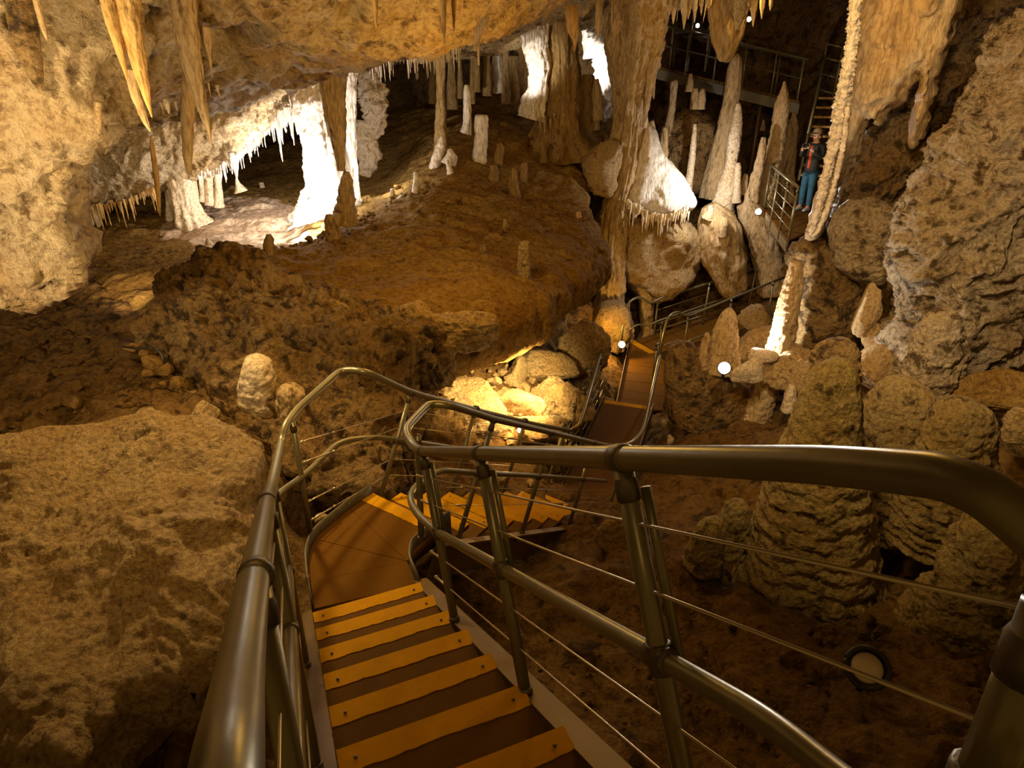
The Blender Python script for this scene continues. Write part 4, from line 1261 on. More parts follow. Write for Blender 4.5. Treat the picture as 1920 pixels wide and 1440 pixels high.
# big stalactites of the left ceiling
STL = [
    ('ochre stalactite, left one of the big pair at upper left', [(196, -30, 15), (206, 20, 13), (216, 60, 11), (228, 105, 7), (238, 150, 1)], 4.75, 'ochre'),
    ('thick ochre stalactite, right one of the big pair at upper left', [(236, -30, 24), (242, 20, 21), (252, 80, 17), (265, 140, 12), (276, 185, 6), (285, 220, 1)], 4.8, 'ochre'),
    ('lower speckled stalactite ending beside the big pair', [(246, 130, 9), (252, 165, 10), (264, 205, 8), (274, 230, 5), (282, 247, 1)], 4.95, 'tan'),
    ('thick tan stalactite, third of the big ones from the left', [(338, -30, 26), (344, 20, 22), (352, 80, 20), (364, 140, 16), (378, 195, 10), (390, 240, 5), (397, 272, 1)], 6.6, 'tan'),
    ('rope like bumpy stalactite hanging before the lit rock bank', [(352, 120, 10), (354, 170, 12), (352, 230, 11), (352, 280, 9), (354, 325, 5)], 7.4, 'tan'),
    ('short tan stalactite with a thin drip, right of the thick tan one', [(384, 50, 9), (388, 80, 8), (392, 100, 4), (396, 130, 1.5), (398, 145, 1)], 6.8, 'tan'),
    ('thin ochre spike hanging over the left dark hole', [(283, 255, 2), (287, 285, 4.5), (293, 330, 5), (297, 370, 4), (300, 405, 1)], 8.4, 'ochre'),
    ('short dark stalactite near the upper left corner', [(66, -20, 8), (74, 25, 6), (84, 60, 4), (89, 76, 1)], 4.8, 'tan'),
    ('broad dark stained drip on the bright left mass', [(36, -20, 22), (46, 70, 24), (60, 120, 17), (74, 160, 8), (80, 168, 2)], 5.05, 'pitted'),
    ('blunt pale stub under the left mass edge', [(182, 190, 6), (184, 215, 6), (184, 245, 5), (183, 250, 3)], 5.25, 'ceiling'),
    ('ochre drip hanging from the brown brow, top centre left', [(702, -20, 6), (704, 15, 4.5), (705, 40, 3), (706, 55, 1)], 6.4, 'ochre'),
    ('long ochre streak drip in the top centre of the brow', [(829, -20, 9), (831, 20, 6), (832, 55, 4), (833, 82, 1)], 6.4, 'ochre'),
    ('second ochre streak right of the long one', [(850, -20, 6), (851, 20, 4), (851, 60, 1)], 6.5, 'ochre'),
    ('smooth bent bulb hanging under the brow', [(916, 30, 3), (908, 42, 8), (898, 58, 8), (893, 78, 5), (890, 95, 3)], 7.4, 'tan'),
    ('thin drip below the bent bulb', [(898, 60, 3), (897, 90, 2.4), (898, 122, 1.5)], 7.5, 'tan'),
    ('pointed tan stalactite left of the white gap, top centre right', [(1070, 10, 12), (1074, 50, 11), (1078, 75, 5), (1077, 98, 1)], 12.5, 'ochre'),
    ('blunt tan stalactite in front of the white gap', [(1124, -10, 9), (1123, 20, 7), (1122, 50, 5), (1122, 70, 2)], 12.0, 'tan'),
    ('thin spike at the top just left of the tall column', [(1148, -10, 4), (1148, 20, 2.5), (1147, 48, 1)], 12.0, 'tan'),
    ('small twin tipped drip under the pale left ceiling', [(310, 185, 5), (314, 200, 4), (317, 214, 1)], 6.6, 'pale'),
]
for lab, rows, y, mt in STL:
    col('stalactite', lab, 'stalactite', rows, y, mt, 'smooth' if 'bulb' in lab else 'flute', 0.16)

# draperies and stalactites over the far walkway
col('drapery', 'wide fluted drapery hanging over the upper walkway', 'drapery', [(1370, -260, 60), (1364, -60, 42), (1364, 0, 34), (1364, 50, 30), (1362, 90, 22), (1358, 108, 14), (1356, 116, 8)], 13.0, 'curtain', 'flute', 0.3, flat=0.4, freq=1.6)
col('drapery', 'pale pointed lobe in front of the wide drapery', 'drapery', [(1396, -220, 20), (1388, -60, 16), (1388, 0, 14), (1386, 30, 11), (1382, 56, 3)], 12.6, 'pale', 'flute', 0.24, flat=0.4)
col('drapery', 'orange pointed lobe in front of the wide drapery', 'drapery', [(1374, -220, 20), (1366, -60, 16), (1364, 0, 14), (1362, 30, 8), (1360, 47, 2)], 12.6, 'curtain', 'flute', 0.2, flat=0.4)
for i, (x, y1, w) in enumerate([(1247, 12, 4), (1257, 28, 5), (1264, 45, 5), (1275, 20, 4), (1284, 55, 6), (1292, 36, 5), (1304, 42, 4), (1316, 24, 3), (1330, 16, 4), (1402, 28, 5), (1414, 50, 6), (1430, 36, 4), (1446, 20, 3)]):
    col('stalactite', ['first short spike', 'second spike', 'third long spike', 'fourth short spike', 'longest lit spike', 'sixth spike', 'seventh spike', 'eighth short spike', 'ninth short spike',
                       'first spike right of the drapery,', 'long lit spike right of the drapery,', 'third spike right of the drapery,', 'last thin spike right of the drapery,'][i] + (' from the left in the row left of the wide drapery' if i < 9 else ' over the walkway'), 'stalactite',
        [(x + 6, -240, w * 2.2), (x, -10, w * 1.3), (x - 1, y1 * .5, w * .8), (x - 2, y1, 0.8)], 12.8 + .1 * (i % 4), 'straw', 'flute', 0.22)

# great curtain at the upper right
blob('drapery', 'great orange flowstone curtain at upper right, long tip reaching the mossy mound', 'drapery',
     [(1650, -320), (1620, -120), (1606, 40), (1594, 110), (1586, 180), (1576, 235), (1562, 290), (1546, 350), (1530, 410), (1517, 442), (1532, 444), (1552, 408), (1570, 362), (1592, 312), (1604, 282), (1622, 246), (1636, 218), (1645, 242), (1652, 240),
      (1662, 210), (1690, 178), (1712, 150), (1727, 128), (1738, 150), (1728, 190), (1716, 240), (1708, 278), (1716, 268), (1732, 220), (1752, 168), (1772, 110), (1795, 40), (1822, -90), (1880, -320)],
     ((1610, 0, 8.0), (1525, 440, 9.2), (1780, 0, 7.4)), 0.34, 0.3, 0.016, 0.3, 'curtain', 0.11, 0.34, 1, 'drape')
col('drapery', 'knobbly glittering rib along the left edge of the orange curtain', 'drapery', [(1634, -240, 9), (1607, -40, 10), (1600, 60, 10), (1590, 130, 11), (1580, 190, 13), (1570, 240, 11), (1556, 300, 8), (1542, 360, 7), (1528, 415, 6), (1520, 440, 4)],
    8.5, 'white', 'rough', 0.5, freq=1.6)
col('drapery', 'second knobbly rib on the lower tip of the orange curtain', 'drapery', [(1590, 200, 5), (1580, 280, 5), (1566, 340, 5), (1552, 390, 5), (1535, 430, 4), (1524, 444, 3)], 8.35, 'white', 'rough', 0.5, freq=1.6)
col('column', 'leaning banded column with a glaring white left edge', 'column', [(1494, 490, 12), (1488, 530, 17), (1478, 580, 20), (1466, 640, 22), (1452, 690, 24), (1436, 730, 25), (1420, 765, 28), (1404, 800, 34), (1396, 830, 44)], 8.75, 'tan', 'band', 0.17)

# far stalagmites before the walkway
FST = [
    ('straight fluted stalagmite, first tall one right of the tall column', [(1264, 150, 5), (1264, 158, 7), (1260, 200, 7), (1254, 240, 8), (1248, 290, 8), (1244, 330, 14)], 17.0, 'tan', 'flute'),
    ('needle thin leaning stalagmite above the white mound', [(1303, 232, 3), (1301, 260, 5), (1297, 300, 6.5), (1292, 340, 7), (1288, 368, 9)], 16.0, 'pale', 'rough'),
    ('thickest smooth stalagmite under the wide drapery', [(1382, 100, 4), (1380, 112, 10), (1376, 150, 14), (1368, 200, 15), (1360, 250, 18), (1352, 300, 24), (1344, 370, 32)], 16.6, 'tan', 'flute'),
    ('knobbed tiered stalagmite lit beside the small far lamp', [(1384, 193, 3), (1384, 205, 6), (1381, 235, 10), (1377, 262, 12), (1372, 300, 10), (1366, 335, 14), (1360, 365, 18), (1354, 390, 21), (1352, 408, 26)], 15.8, 'pale', 'band'),
    ('short rounded pale stub right of the tiered stalagmite', [(1384, 305, 4), (1384, 318, 6), (1382, 350, 7), (1380, 380, 9)], 15.6, 'pale', 'rough'),
    ('small brown stub right of the pale stub', [(1398, 326, 3), (1397, 338, 6), (1394, 365, 7)], 15.8, 'tan', 'rough'),
    ('leaning grainy stalagmite left of the person', [(1432, 257, 4), (1430, 270, 6), (1424, 310, 9), (1414, 350, 12), (1404, 395, 14)], 15.6, 'tan', 'rough'),
    ('tall gnarled stalagmite just left of the far stair', [(1471, 152, 2), (1470, 168, 6), (1467, 195, 13), (1463, 230, 14), (1456, 270, 15), (1448, 310, 18), (1440, 345, 22), (1430, 420, 30)], 16.0, 'tan', 'band'),
    ('short gnarled stalagmite behind the tall gnarled one', [(1489, 210, 3), (1486, 235, 9), (1480, 275, 13), (1474, 310, 16), (1466, 390, 22)], 16.6, 'tan', 'band'),
    ('small pointed stalagmite under the upper walkway, centre', [(1295, 138, 3), (1294, 152, 6), (1292, 172, 8)], 16.8, 'tan', 'rough'),
    ('rounded stub under the walkway, left of two', [(1304, 165, 4), (1303, 178, 7), (1301, 205, 8)], 16.7, 'tan', 'rough'),
    ('rounded stub under the walkway, right of two', [(1317, 166, 4), (1316, 178, 7), (1314, 205, 8)], 16.7, 'tan', 'rough'),
    ('brown pair stub left behind the white mound, taller', [(1246, 238, 4), (1246, 255, 7), (1243, 300, 9)], 16.0, 'tan', 'flute'),
    ('brown pair stub left behind the white mound, shorter', [(1222, 226, 4), (1224, 250, 7), (1226, 290, 9)], 15.9, 'tan', 'flute'),
    ('little brown tip near the far stair foot', [(1432, 225, 2), (1430, 245, 5)], 17.5, 'tan', 'rough'),
    ('white lit crust crown on the tip of the white mound', [(1204, 220, 3), (1204, 232, 7), (1206, 250, 12), (1206, 275, 15)], 15.1, 'white', 'rough'),
]
for lab, rows, y, mt, sty in FST:
    col('stalagmite', lab, 'stalagmite', rows, y, mt, sty, 0.16)
col('boulder', 'tall sloping rib of rock left of the far stair platform', 'rock', [(1398, 378, 16), (1412, 410, 26), (1432, 450, 32), (1452, 500, 36), (1462, 540, 38)], 15.6, 'tan', 'flute', 0.2)
col('stalagmite', 'cloaked rock shape under the tiered stalagmite', 'rock', [(1330, 385, 12), (1340, 410, 30), (1350, 440, 38), (1356, 480, 36), (1368, 520, 30), (1378, 545, 24)], 15.4, 'curtain', 'flute', 0.22)
col('stalagmite', 'hooded stub before the cloaked rock shape', 'stalagmite', [(1357, 408, 4), (1358, 420, 9), (1355, 445, 8)], 14.9, 'tan', 'rough', 0.14)
col('stalagmite', 'lit shoulder knob left of the tiered stalagmite', 'stalagmite', [(1332, 385, 4), (1333, 396, 7), (1326, 412, 12)], 15.2, 'pale', 'rough', 0.16)

# stalagmites on the right
RST = [
    ('giant banded stalagmite with flared pitted foot behind the thick rail', [(1566, 676, 14), (1566, 690, 34), (1562, 715, 46), (1554, 760, 56), (1546, 810, 66), (1538, 870, 82), (1530, 940, 94), (1520, 1020, 110), (1506, 1100, 130), (1500, 1170, 160), (1494, 1230, 190)], 4.3, 'banded', 'band', 0.12),
    ('dark banded stalagmite wedged right behind the giant one', [(1706, 712, 20), (1698, 730, 46), (1688, 770, 66), (1680, 820, 76), (1676, 880, 84), (1690, 960, 100)], 5.0, 'banded', 'band', 0.15),
    ('round topped banded stalagmite, third of the row on the right', [(1822, 750, 14), (1814, 762, 40), (1800, 800, 58), (1786, 850, 66), (1770, 920, 80), (1764, 1000, 95)], 4.5, 'banded', 'band', 0.14),
    ('leaning rough stump at the right edge below the rail bend', [(1894, 962, 30), (1884, 985, 62), (1862, 1040, 72), (1830, 1110, 80), (1796, 1180, 88), (1770, 1240, 92)], 3.45, 'banded', 'rough', 0.16),
    ('tall tapering stalagmite standing before the pale right wall', [(1770, 580, 14), (1768, 596, 30), (1762, 640, 42), (1750, 690, 46), (1736, 740, 46), (1722, 780, 56)], 6.0, 'wall', 'rough', 0.16),
    ('dark conical stalagmite above the glaring lamp, right of two', [(1368, 578, 5), (1366, 590, 14), (1360, 620, 22), (1354, 655, 28), (1350, 690, 38)], 8.9, 'tan', 'band', 0.14),
    ('slim conical stalagmite above the glaring lamp, left of two', [(1326, 624, 3), (1325, 638, 8), (1320, 665, 11), (1316, 690, 15)], 8.8, 'tan', 'rough', 0.14),
    ('crooked double stub left of the giant stalagmite foot, upper', [(1384, 940, 12), (1382, 952, 22), (1376, 985, 28), (1366, 1030, 34)], 4.5, 'banded', 'rough', 0.16),
    ('crooked double stub left of the giant stalagmite foot, lower', [(1346, 972, 10), (1340, 985, 24), (1328, 1020, 32), (1318, 1060, 38)], 4.45, 'banded', 'rough', 0.16),
    ('small rough cone under the right edge post, half out of frame', [(1880, 1315, 20), (1866, 1340, 50), (1850, 1400, 80), (1840, 1470, 110)], 2.75, 'banded', 'band', 0.14),
    ('short pale knob beside the leaning column foot', [(1484, 722, 5), (1482, 738, 10), (1478, 770, 14)], 8.0, 'pale', 'rough', 0.14),
    ('crusted hump on top of the giant stalagmite, behind its tip', [(1570, 636, 10), (1570, 650, 34), (1566, 690, 40), (1560, 740, 40)], 5.2, 'pitted', 'rough', 0.2),
    ('round knob at the far right edge above the stump', [(1912, 768, 12), (1912, 785, 24), (1908, 820, 28)], 5.0, 'banded', 'rough', 0.14),
    ('small dark stub between giant foot and the in-ground lamp', [(1634, 1130, 6), (1632, 1142, 14), (1626, 1180, 16), (1620, 1210, 20)], 3.9, 'banded', 'band', 0.14),
]
for lab, rows, y, mt, sty, am in RST:
    col('stalagmite', lab, 'stalagmite', rows, y, mt, sty, am)
col('stalagmite', 'pale barrel shaped stalagmite on the left, nearest big one', 'stalagmite', [(486, 668, 12), (484, 678, 24), (482, 705, 31), (484, 740, 33), (484, 775, 32), (486, 800, 25), (488, 815, 20)], 6.0, 'pale', 'rough', 0.12)
col('stalagmite', 'round headed stub behind the left railing corner', 'stalagmite', [(548, 722, 12), (547, 732, 23), (546, 752, 26), (548, 780, 26), (556, 810, 34), (566, 850, 44)], 5.9, 'tan', 'rough', 0.14)
col('stalagmite', 'thin curved peg on the brown left floor', 'stalagmite', [(189, 590, 3), (191, 600, 4.5), (196, 612, 5), (200, 618, 5)], 8.9, 'pale', 'band', 0.12)
col('stalagmite', 'slender pale finger at the big brown rock face, lower left part', 'stalagmite', [(424, 675, 3), (424, 690, 5), (421, 715, 6)], 6.9, 'pale', 'rough', 0.14)

# ------------------------------------------------------------------ loose rocks
RK = [
    ('large rough round boulder left of the far boardwalk', 1096, 664, 11.6, 60, 58, 1.0, 'boulder', 18, 30, 22, .10),
    ('bright flat slab under the second railing, largest of the lit rocks', 868, 760, 9.4, 88, 56, .7, 'boulder', 10, 8, 9, .06),
    ('pale broken block right of the bright slab', 966, 762, 9.6, 56, 44, .8, 'boulder', -8, -14, 10, .05),
    ('pale spike shaped splinter leaning above the lit rocks', 968, 702, 10.4, 16, 40, .8, 'boulder', 0, -34, 8, .05),
    ('slanting pale slab right of the spike', 1012, 692, 10.9, 56, 26, .9, 'boulder', 0, -12, 9, .06),
    ('big brown rock sheltered under the ledge edge', 948, 640, 11.9, 50, 56, .8, 'boulder', 0, 12, 11, .08),
    ('round brown rock beside the sheltered one', 1006, 622, 12.3, 32, 28, .9, 'boulder', 0, 5, 16, .06),
    ('dark slab leaning left of the sheltered rock', 900, 668, 11.0, 30, 46, .7, 'boulder', 0, 24, 9, .08),
    ('crumbly brown rock below the round boulder', 1066, 762, 10.0, 46, 40, .9, 'boulder', 0, 40, 12, .10),
    ('jumbled gravelly rock left of the crumbly one', 1026, 738, 10.1, 34, 28, .9, 'boulder', 0, 10, 14, .12),
    ('flat brown slab behind the bright slab', 930, 722, 10.6, 62, 24, .9, 'boulder', 0, -6, 10, .06),
    ('low lit rubble block under the railing mid part', 1010, 800, 9.2, 60, 22, .9, 'boulder', 0, 4, 12, .10),
    ('low lit rubble block left of the lamp among rocks', 905, 806, 9.0, 44, 18, .9, 'boulder', 0, -4, 12, .10),
    ('dark brown rock seen through the landing railing', 706, 880, 7.7, 52, 44, .9, 'ledge', 0, 20, 9, .10),
    ('tilted brown slab left behind the landing railing', 652, 890, 7.4, 40, 34, .8, 'boulder', 0, -24, 9, .08),
    ('brown slab with split face low behind the landing', 668, 960, 6.9, 50, 34, .8, 'boulder', 0, 14, 9, .08),
    ('small rounded stone at the outer landing edge', 604, 972, 5.7, 16, 16, .9, 'boulder', 0, 10, 20, .03),
    ('pale block at the right end of the second flight', 1162, 1000, 6.6, 36, 34, .9, 'boulder', 0, 6, 10, .06),
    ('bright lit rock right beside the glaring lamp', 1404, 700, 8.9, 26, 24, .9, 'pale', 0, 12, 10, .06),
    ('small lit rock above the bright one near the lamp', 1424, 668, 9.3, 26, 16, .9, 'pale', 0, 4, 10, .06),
    ('brown rock behind the leaning column, lower', 1500, 690, 9.2, 66, 34, .9, 'boulder', 0, -14, 10, .08),
    ('brown rock left of the leaning column, upper', 1432, 640, 10.2, 44, 36, .9, 'boulder', 0, 16, 10, .08),
    ('dark rock at the right railing of the ramp', 1420, 596, 12.0, 30, 26, .9, 'boulder', 0, 10, 10, .08),
    ('upright narrow rock block right of the mossy mound', 1628, 584, 8.6, 22, 42, .9, 'boulder', 0, -4, 9, .06),
    ('leaning flat rock right of the upright block', 1652, 634, 8.6, 26, 36, .7, 'boulder', 0, -24, 9, .05),
    ('smooth sloping rock at the foot of the pale wall', 1640, 690, 8.4, 46, 34, .8, 'boulder', 0, -20, 9, .05),
    ('wide smooth dark rock below the pale wall', 1850, 740, 6.6, 110, 42, .8, 'ledge', 0, -10, 12, .06),
    ('pale broken block at the front lip of the brown ledge', 856, 616, 8.05, 66, 34, .7, 'boulder', 0, -8, 10, .08),
    ('smaller pale broken block on the ledge left of the lip block', 772, 588, 8.1, 44, 26, .8, 'boulder', 0, 6, 10, .08),
    ('low pale crusted hump at the top of the big brown rock face', 590, 592, 7.8, 56, 22, .8, 'boulder', 0, 4, 12, .10),
    ('tiny pale rock right of the lower landing', 1252, 795, 10.6, 12, 9, .9, 'boulder', 0, 10, 12, .06),
    ('small pale stone in the dark gap right of the landing', 1258, 826, 10.0, 8, 10, .9, 'pale', 0, 0, 12, .06),
    ('lumpy lit rock on the left boulder, near the rail', 422, 884, 5.2, 40, 32, .8, 'boulder', 0, 20, 14, .10),
    ('low crusted lump above the left boulder', 330, 816, 5.9, 56, 26, .9, 'pitted', 0, -8, 16, .14),
    ('smaller crusted lump right of the crusted one', 432, 824, 5.9, 20, 18, .9, 'boulder', 0, 5, 14, .10),
    ('pointed rock in the gully below the big rock face', 384, 780, 6.4, 25, 33, .9, 'boulder', 0, 12, 8, .05),
    ('round knob of rock at the mid left rail under the boulder', 440, 1140, 4.3, 26, 36, .8, 'pitted', 0, 0, 16, .12),
    ('glossy rough rock low at left between rail posts', 540, 1395, 3.6, 32, 40, .9, 'pitted', 0, 0, 16, .14),
]
for lab, px, py, D, rx, ry, dp, mt, ro, ti, fc, rg in RK:
    rock(lab, px, py, D, rx, ry, dp, mt, ro, ti, fc, 14 if fc < 15 else 8, rg)
GUL = [(248, 652, 16, 9, 'black wet stone at the top of the gully stones'), (283, 684, 20, 14, 'dark round stone, upper in the gully'), (276, 700, 15, 8, 'dark flat stone left in the gully'), (312, 692, 17, 13, 'grey angular stone mid gully'),
       (334, 716, 15, 17, 'brown stone leaning on the rock face in the gully'), (336, 748, 19, 14, 'lit yellowish stone in the gully, brightest one'), (297, 748, 9, 8, 'little stone left of the yellowish one'), (304, 722, 9, 10, 'small reddish stone in the gully middle'),
       (362, 738, 14, 8, 'dark stone right of the yellowish one'), (268, 662, 9, 7, 'tiny stone under the black wet one')]
for px, py, rx, ry, lab in GUL:
    rock(lab, px, py, 7.1, rx, ry, .9, 'boulder' if 'yellow' in lab else 'ledge', 0, random.uniform(-20, 20), 12, 14, .05, 'stones in the left gully', name='stone', cat='stone')


# ------------------------------------------------------------------ straws: thin stalactites in fringes
def straw_mesh(k):
    n = 9
    r = np.random.default_rng(900 + k)
    z = np.linspace(0, -1, n)
    rad = np.interp(z, [-1, -.9, -.4, 0], [.12, .35, .62, 1.0]) * (1 + 0.16 * r.normal(size=n))
    R = np.c_[0.25 * np.cumsum(r.normal(size=n)) * .3, 0.2 * np.cumsum(r.normal(size=n)) * .3, z * 10, np.abs(rad)]
    V, f = loft(R, 8, 'rough', 0.22, k)
    V[:, 2] /= 10
    return mesh_from('straw_stalactite', V, f)


STRAWS = [straw_mesh(k) for k in range(6)]
protos = {}


ORD = ['first', 'second', 'third', 'fourth', 'fifth', 'sixth', 'seventh', 'eighth', 'ninth', 'tenth', 'eleventh', 'twelfth', 'thirteenth', 'fourteenth', 'fifteenth', 'sixteenth', 'seventeenth', 'eighteenth', 'nineteenth']
TENS = ['', '', 'twent', 'thirt', 'fort', 'fift', 'sixt']


def ordinal(k):
    if k < 20:
        return ORD[k - 1]
    t, u = divmod(k, 10)
    return TENS[t] + ('ieth' if u == 0 else 'y-' + ORD[u - 1])


def fringe(label, group, line, n, length, width, mat, jit=3.0, power=1.6, name='straw_stalactite', cat='stalactite'):
    """line rows (px, py, Y): n thin stalactites hung along it; length, width ranges in pixels"""
    L = np.asarray(line, float)
    t = np.concatenate([[0], np.cumsum(np.hypot(*np.diff(L[:, :2], axis=0).T))])
    u = (np.arange(n) + rng.uniform(-.4, .4, n)) / n * t[-1]
    for num, q in enumerate(u):
        x, y, Y = (np.interp(q, t, L[:, k]) for k in range(3))
        p = PY(x, y - 2 + rng.uniform(-jit, jit), Y + rng.uniform(-.12, .12))
        k = (p @ FW) / F
        ln = (length[0] + (length[1] - length[0]) * rng.random() ** power) * k * 1.08
        w = rng.uniform(*width) * k * .5
        m = int(rng.integers(6))
        key = (m, mat)
        if key not in protos:
            o = obj(name, STRAWS[m].copy(), M[mat])
            protos[key] = o
        else:
            o = protos[key].copy()
            C.objects.link(o)
        q_ = (ln / k - length[0]) / (length[1] - length[0])
        tag(o, '%s %s, %s from the left' % ('short' if q_ < .25 else 'long' if q_ > .7 else 'middling', label, ordinal(num + 1)), cat, group)
        o.location = tuple(p + UPV * 0.03)
        o.scale = (w, w, ln + 0.03)
        o.rotation_euler = (rng.uniform(-.03, .03), rng.uniform(-.03, .03), rng.uniform(0, 6.28))


fringe('white straw under the back ceiling edge', 'straws along the back ceiling edge', [(664, 103, 12.7), (720, 105, 12.7), (780, 101, 12.7), (826, 97, 12.6), (866, 92, 12.6)], 62, (8, 46), (2.2, 5), 'straw', 3)
fringe('white straw on the lit grotto bank edge', 'straws along the lit rock bank', [(372, 331, 12.2), (410, 318, 12.2), (440, 297, 12.2), (480, 264, 12.2), (508, 240, 12.2), (532, 206, 12.2), (548, 192, 12.3)], 62, (6, 30), (3, 7), 'white', 4)
fringe('white tooth beside the broad white column', 'teeth beside the broad white column', [(515, 226, 12.25), (535, 205, 12.25), (556, 200, 12.3), (572, 230, 12.3)], 16, (25, 78), (7, 12), 'white', 4)
fringe('brown straw over the dark left hole', 'straws over the dark left hole', [(108, 400, 12.2), (150, 396, 12.2), (200, 385, 12.2), (250, 372, 12.2), (300, 352, 12.2)], 48, (8, 44), (3, 7), 'ochre', 4)
fringe('brown drip column in the dark left hole', 'drip columns in the dark left hole', [(112, 402, 12.6), (130, 400, 12.6), (160, 398, 12.6), (195, 392, 12.6)], 9, (40, 70), (9, 16), 'tan', 3)
fringe('icicle spike under the white flowstone mound', 'fringe of the white flowstone mound', [(1176, 380, 14.75), (1196, 390, 14.7), (1214, 404, 14.65), (1240, 406, 14.7), (1268, 398, 14.8), (1296, 390, 14.9)], 44, (8, 42), (4, 8), 'straw', 4)
fringe('ribbed spike before the bright white column', 'spikes by the bright white column', [(962, 46, 14.6), (985, 44, 14.6), (1010, 42, 14.6), (1030, 44, 14.7)], 18, (10, 44), (4, 8), 'white', 3)
fringe('thin spike under the brown ceiling brow', 'spikes under the brown brow', [(520, 85, 11.8), (560, 96, 11.9), (610, 102, 12), (640, 100, 12.2)], 26, (12, 40), (3, 6), 'tan', 3)
fringe('small spike on the pale left ceiling', 'drips of the pale left ceiling', [(180, 240, 6.9), (230, 225, 7.0), (300, 196, 7.2), (340, 190, 7.6), (420, 160, 8.6)], 16, (6, 22), (4, 9), 'pale', 8)
fringe('little spike under the brown ledge edge', 'spikes under the ledge edge', [(1060, 545, 10.4), (1085, 530, 10.8), (1110, 510, 11.2), (1140, 484, 11.8)], 14, (10, 34), (8, 16), 'ledge', 4)
fringe('thin straw over the far walkway', 'straws over the far walkway', [(1240, -6, 13.2), (1300, -6, 13.2), (1340, -6, 13.4)], 16, (10, 40), (2.5, 5), 'straw', 3)
fringe('drip at the foot of the wide brown column', 'drips right of the wide brown column', [(1060, 200, 15.4), (1080, 215, 15.4), (1010, 225, 15.0), (1040, 228, 15.0)], 14, (8, 26), (4, 8), 'tan', 4)


# ------------------------------------------------------------------ far ramp, platform, stair and upper walkway
rp = thing('ramp', 'brown ramp rising to the right beyond the boardwalk corner', 'walkway', PZ(1205, 650, Z3))
RA, RB = PD(1190, 640, 16.1), PD(1450, 566, 16.6)
rdir = (RB - RA); rdir /= np.linalg.norm(rdir)
rside = np.cross(rdir, UPV); rside /= np.linalg.norm(rside)
rup = np.cross(rside, rdir)
RL = np.linalg.norm(RB - RA)
for k in range(8):
    a, b = RA + rdir * RL * k / 8, RA + rdir * (RL * (k + 1) / 8 - .012)
    V, f = prism_vf([a - rup * .04, a + rside * .95 - rup * .04, b + rside * .95 - rup * .04, b - rup * .04], rup * .04)
    obj('board', fix_normals(mesh_from('board', V - np.array(rp.location), f, False)), M['deck'], rp)
for sx in (-0.02, .955):
    V, f = prism_vf([RA + rside * sx - rup * .2, RB + rside * sx - rup * .2, RB + rside * sx + rup * .04, RA + rside * sx + rup * .04], rside * .02)
    obj('side_beam', fix_normals(mesh_from('side_beam', V - np.array(rp.location), f, False)), M['stringer'], rp)

rl = thing('handrail', 'far side handrail of the ramp with a hump at the corner', 'railing', PD(1224, 644, 16))
Dq = 15.9
rod(rl, 'top_rail', round_path([PD(1157, 664, 15.2), PD(1177, 566, 15.2), PD(1200, 555, 15.4), PD(1219, 570, 15.6), PD(1236, 560, 15.7), PD(1331, 530, 16), PD(1471, 484, 16.4)], .25), .030, 'steel')
rod(rl, 'mid_rail', round_path([PD(1180, 618, 15.3), PD(1197, 607, 15.4), PD(1214, 612, 15.6), PD(1230, 603, 15.7), PD(1324, 571, 16), PD(1471, 523, 16.4)], .2), .022, 'steel')
for a, b in (((1224, 644), (1234, 561)), ((1316, 612), (1331, 530)), ((1402, 582), (1418, 503)), ((1176, 652), (1180, 562))):
    post(rl, PD(*a, 16.2), PD(*b, 15.8), .024, None, .03)
for q in (.25, .42, .75):
    cable(rl, [PD(1226 + 8 * q, 640 - 78 * q, 16.1), PD(1404 + 14 * q, 581 - 78 * q, 16.3)], .005)
rn = thing('handrail', 'near side handrail of the ramp, starting at the boardwalk corner', 'railing', PD(1283, 648, 15))
rod(rn, 'top_rail', round_path([PD(1235, 672, 14.4), PD(1251, 596, 14.3), PD(1268, 583, 14.5), PD(1289, 594, 14.7), PD(1380, 556, 15.1), PD(1470, 520, 15.5)], .22), .030, 'steel')
rod(rn, 'mid_rail', round_path([PD(1246, 648, 14.4), PD(1262, 640, 14.5), PD(1282, 648, 14.8), PD(1290, 640, 14.8), PD(1390, 601, 15.2)], .2), .022, 'steel')
for a, b in (((1283, 660), (1290, 594)), ((1362, 630), (1372, 560)), ((1440, 600), (1450, 528))):
    post(rn, PD(*a, 15.2), PD(*b, 14.9), .024, None, .03)

# platform with the visitor
pf = thing('stair_platform', 'steel platform with brown deck at the foot of the far stair', 'platform', PY(1480, 400, 15.5))
zp = PY(1502, 394, 15.4)[2]
pq = [PZ(1432, 392, zp), PZ(1492, 356, zp), PZ(1600, 395, zp), PZ(1560, 480, zp), PZ(1478, 452, zp)]
for k in range(5):
    a0, a1 = pq[0] + (pq[4] - pq[0]) * k / 5, pq[0] + (pq[4] - pq[0]) * ((k + 1) / 5 - .01)
    b0, b1 = pq[1] + (pq[2] - pq[1]) * k / 5, pq[1] + (pq[2] - pq[1]) * ((k + 1) / 5 - .01)
    V, f = prism_vf([p - UPV * .04 for p in (a0, b0, b1, a1)], UPV * .04)
    obj('board', fix_normals(mesh_from('board', V - np.array(pf.location), f, False)), M['deck'], pf)
dr = (pq[4] - pq[0]) / np.linalg.norm(pq[4] - pq[0])
sd_ = np.array([dr[1], -dr[0], 0])
V, f = prism_vf([pq[0] - UPV * .24, pq[4] - UPV * .24, pq[4] - UPV * .05, pq[0] - UPV * .05], sd_ * -.02)
obj('edge_beam', fix_normals(mesh_from('edge_beam', V - np.array(pf.location), f, False)), M['stringer'], pf, 'grey steel edge beam')
ph = thing('handrail', 'shiny handrail with wires round the far stair platform', 'railing', pq[0])
tops = [pq[0] + UPV * 1.0, pq[4] + UPV * 1.0]
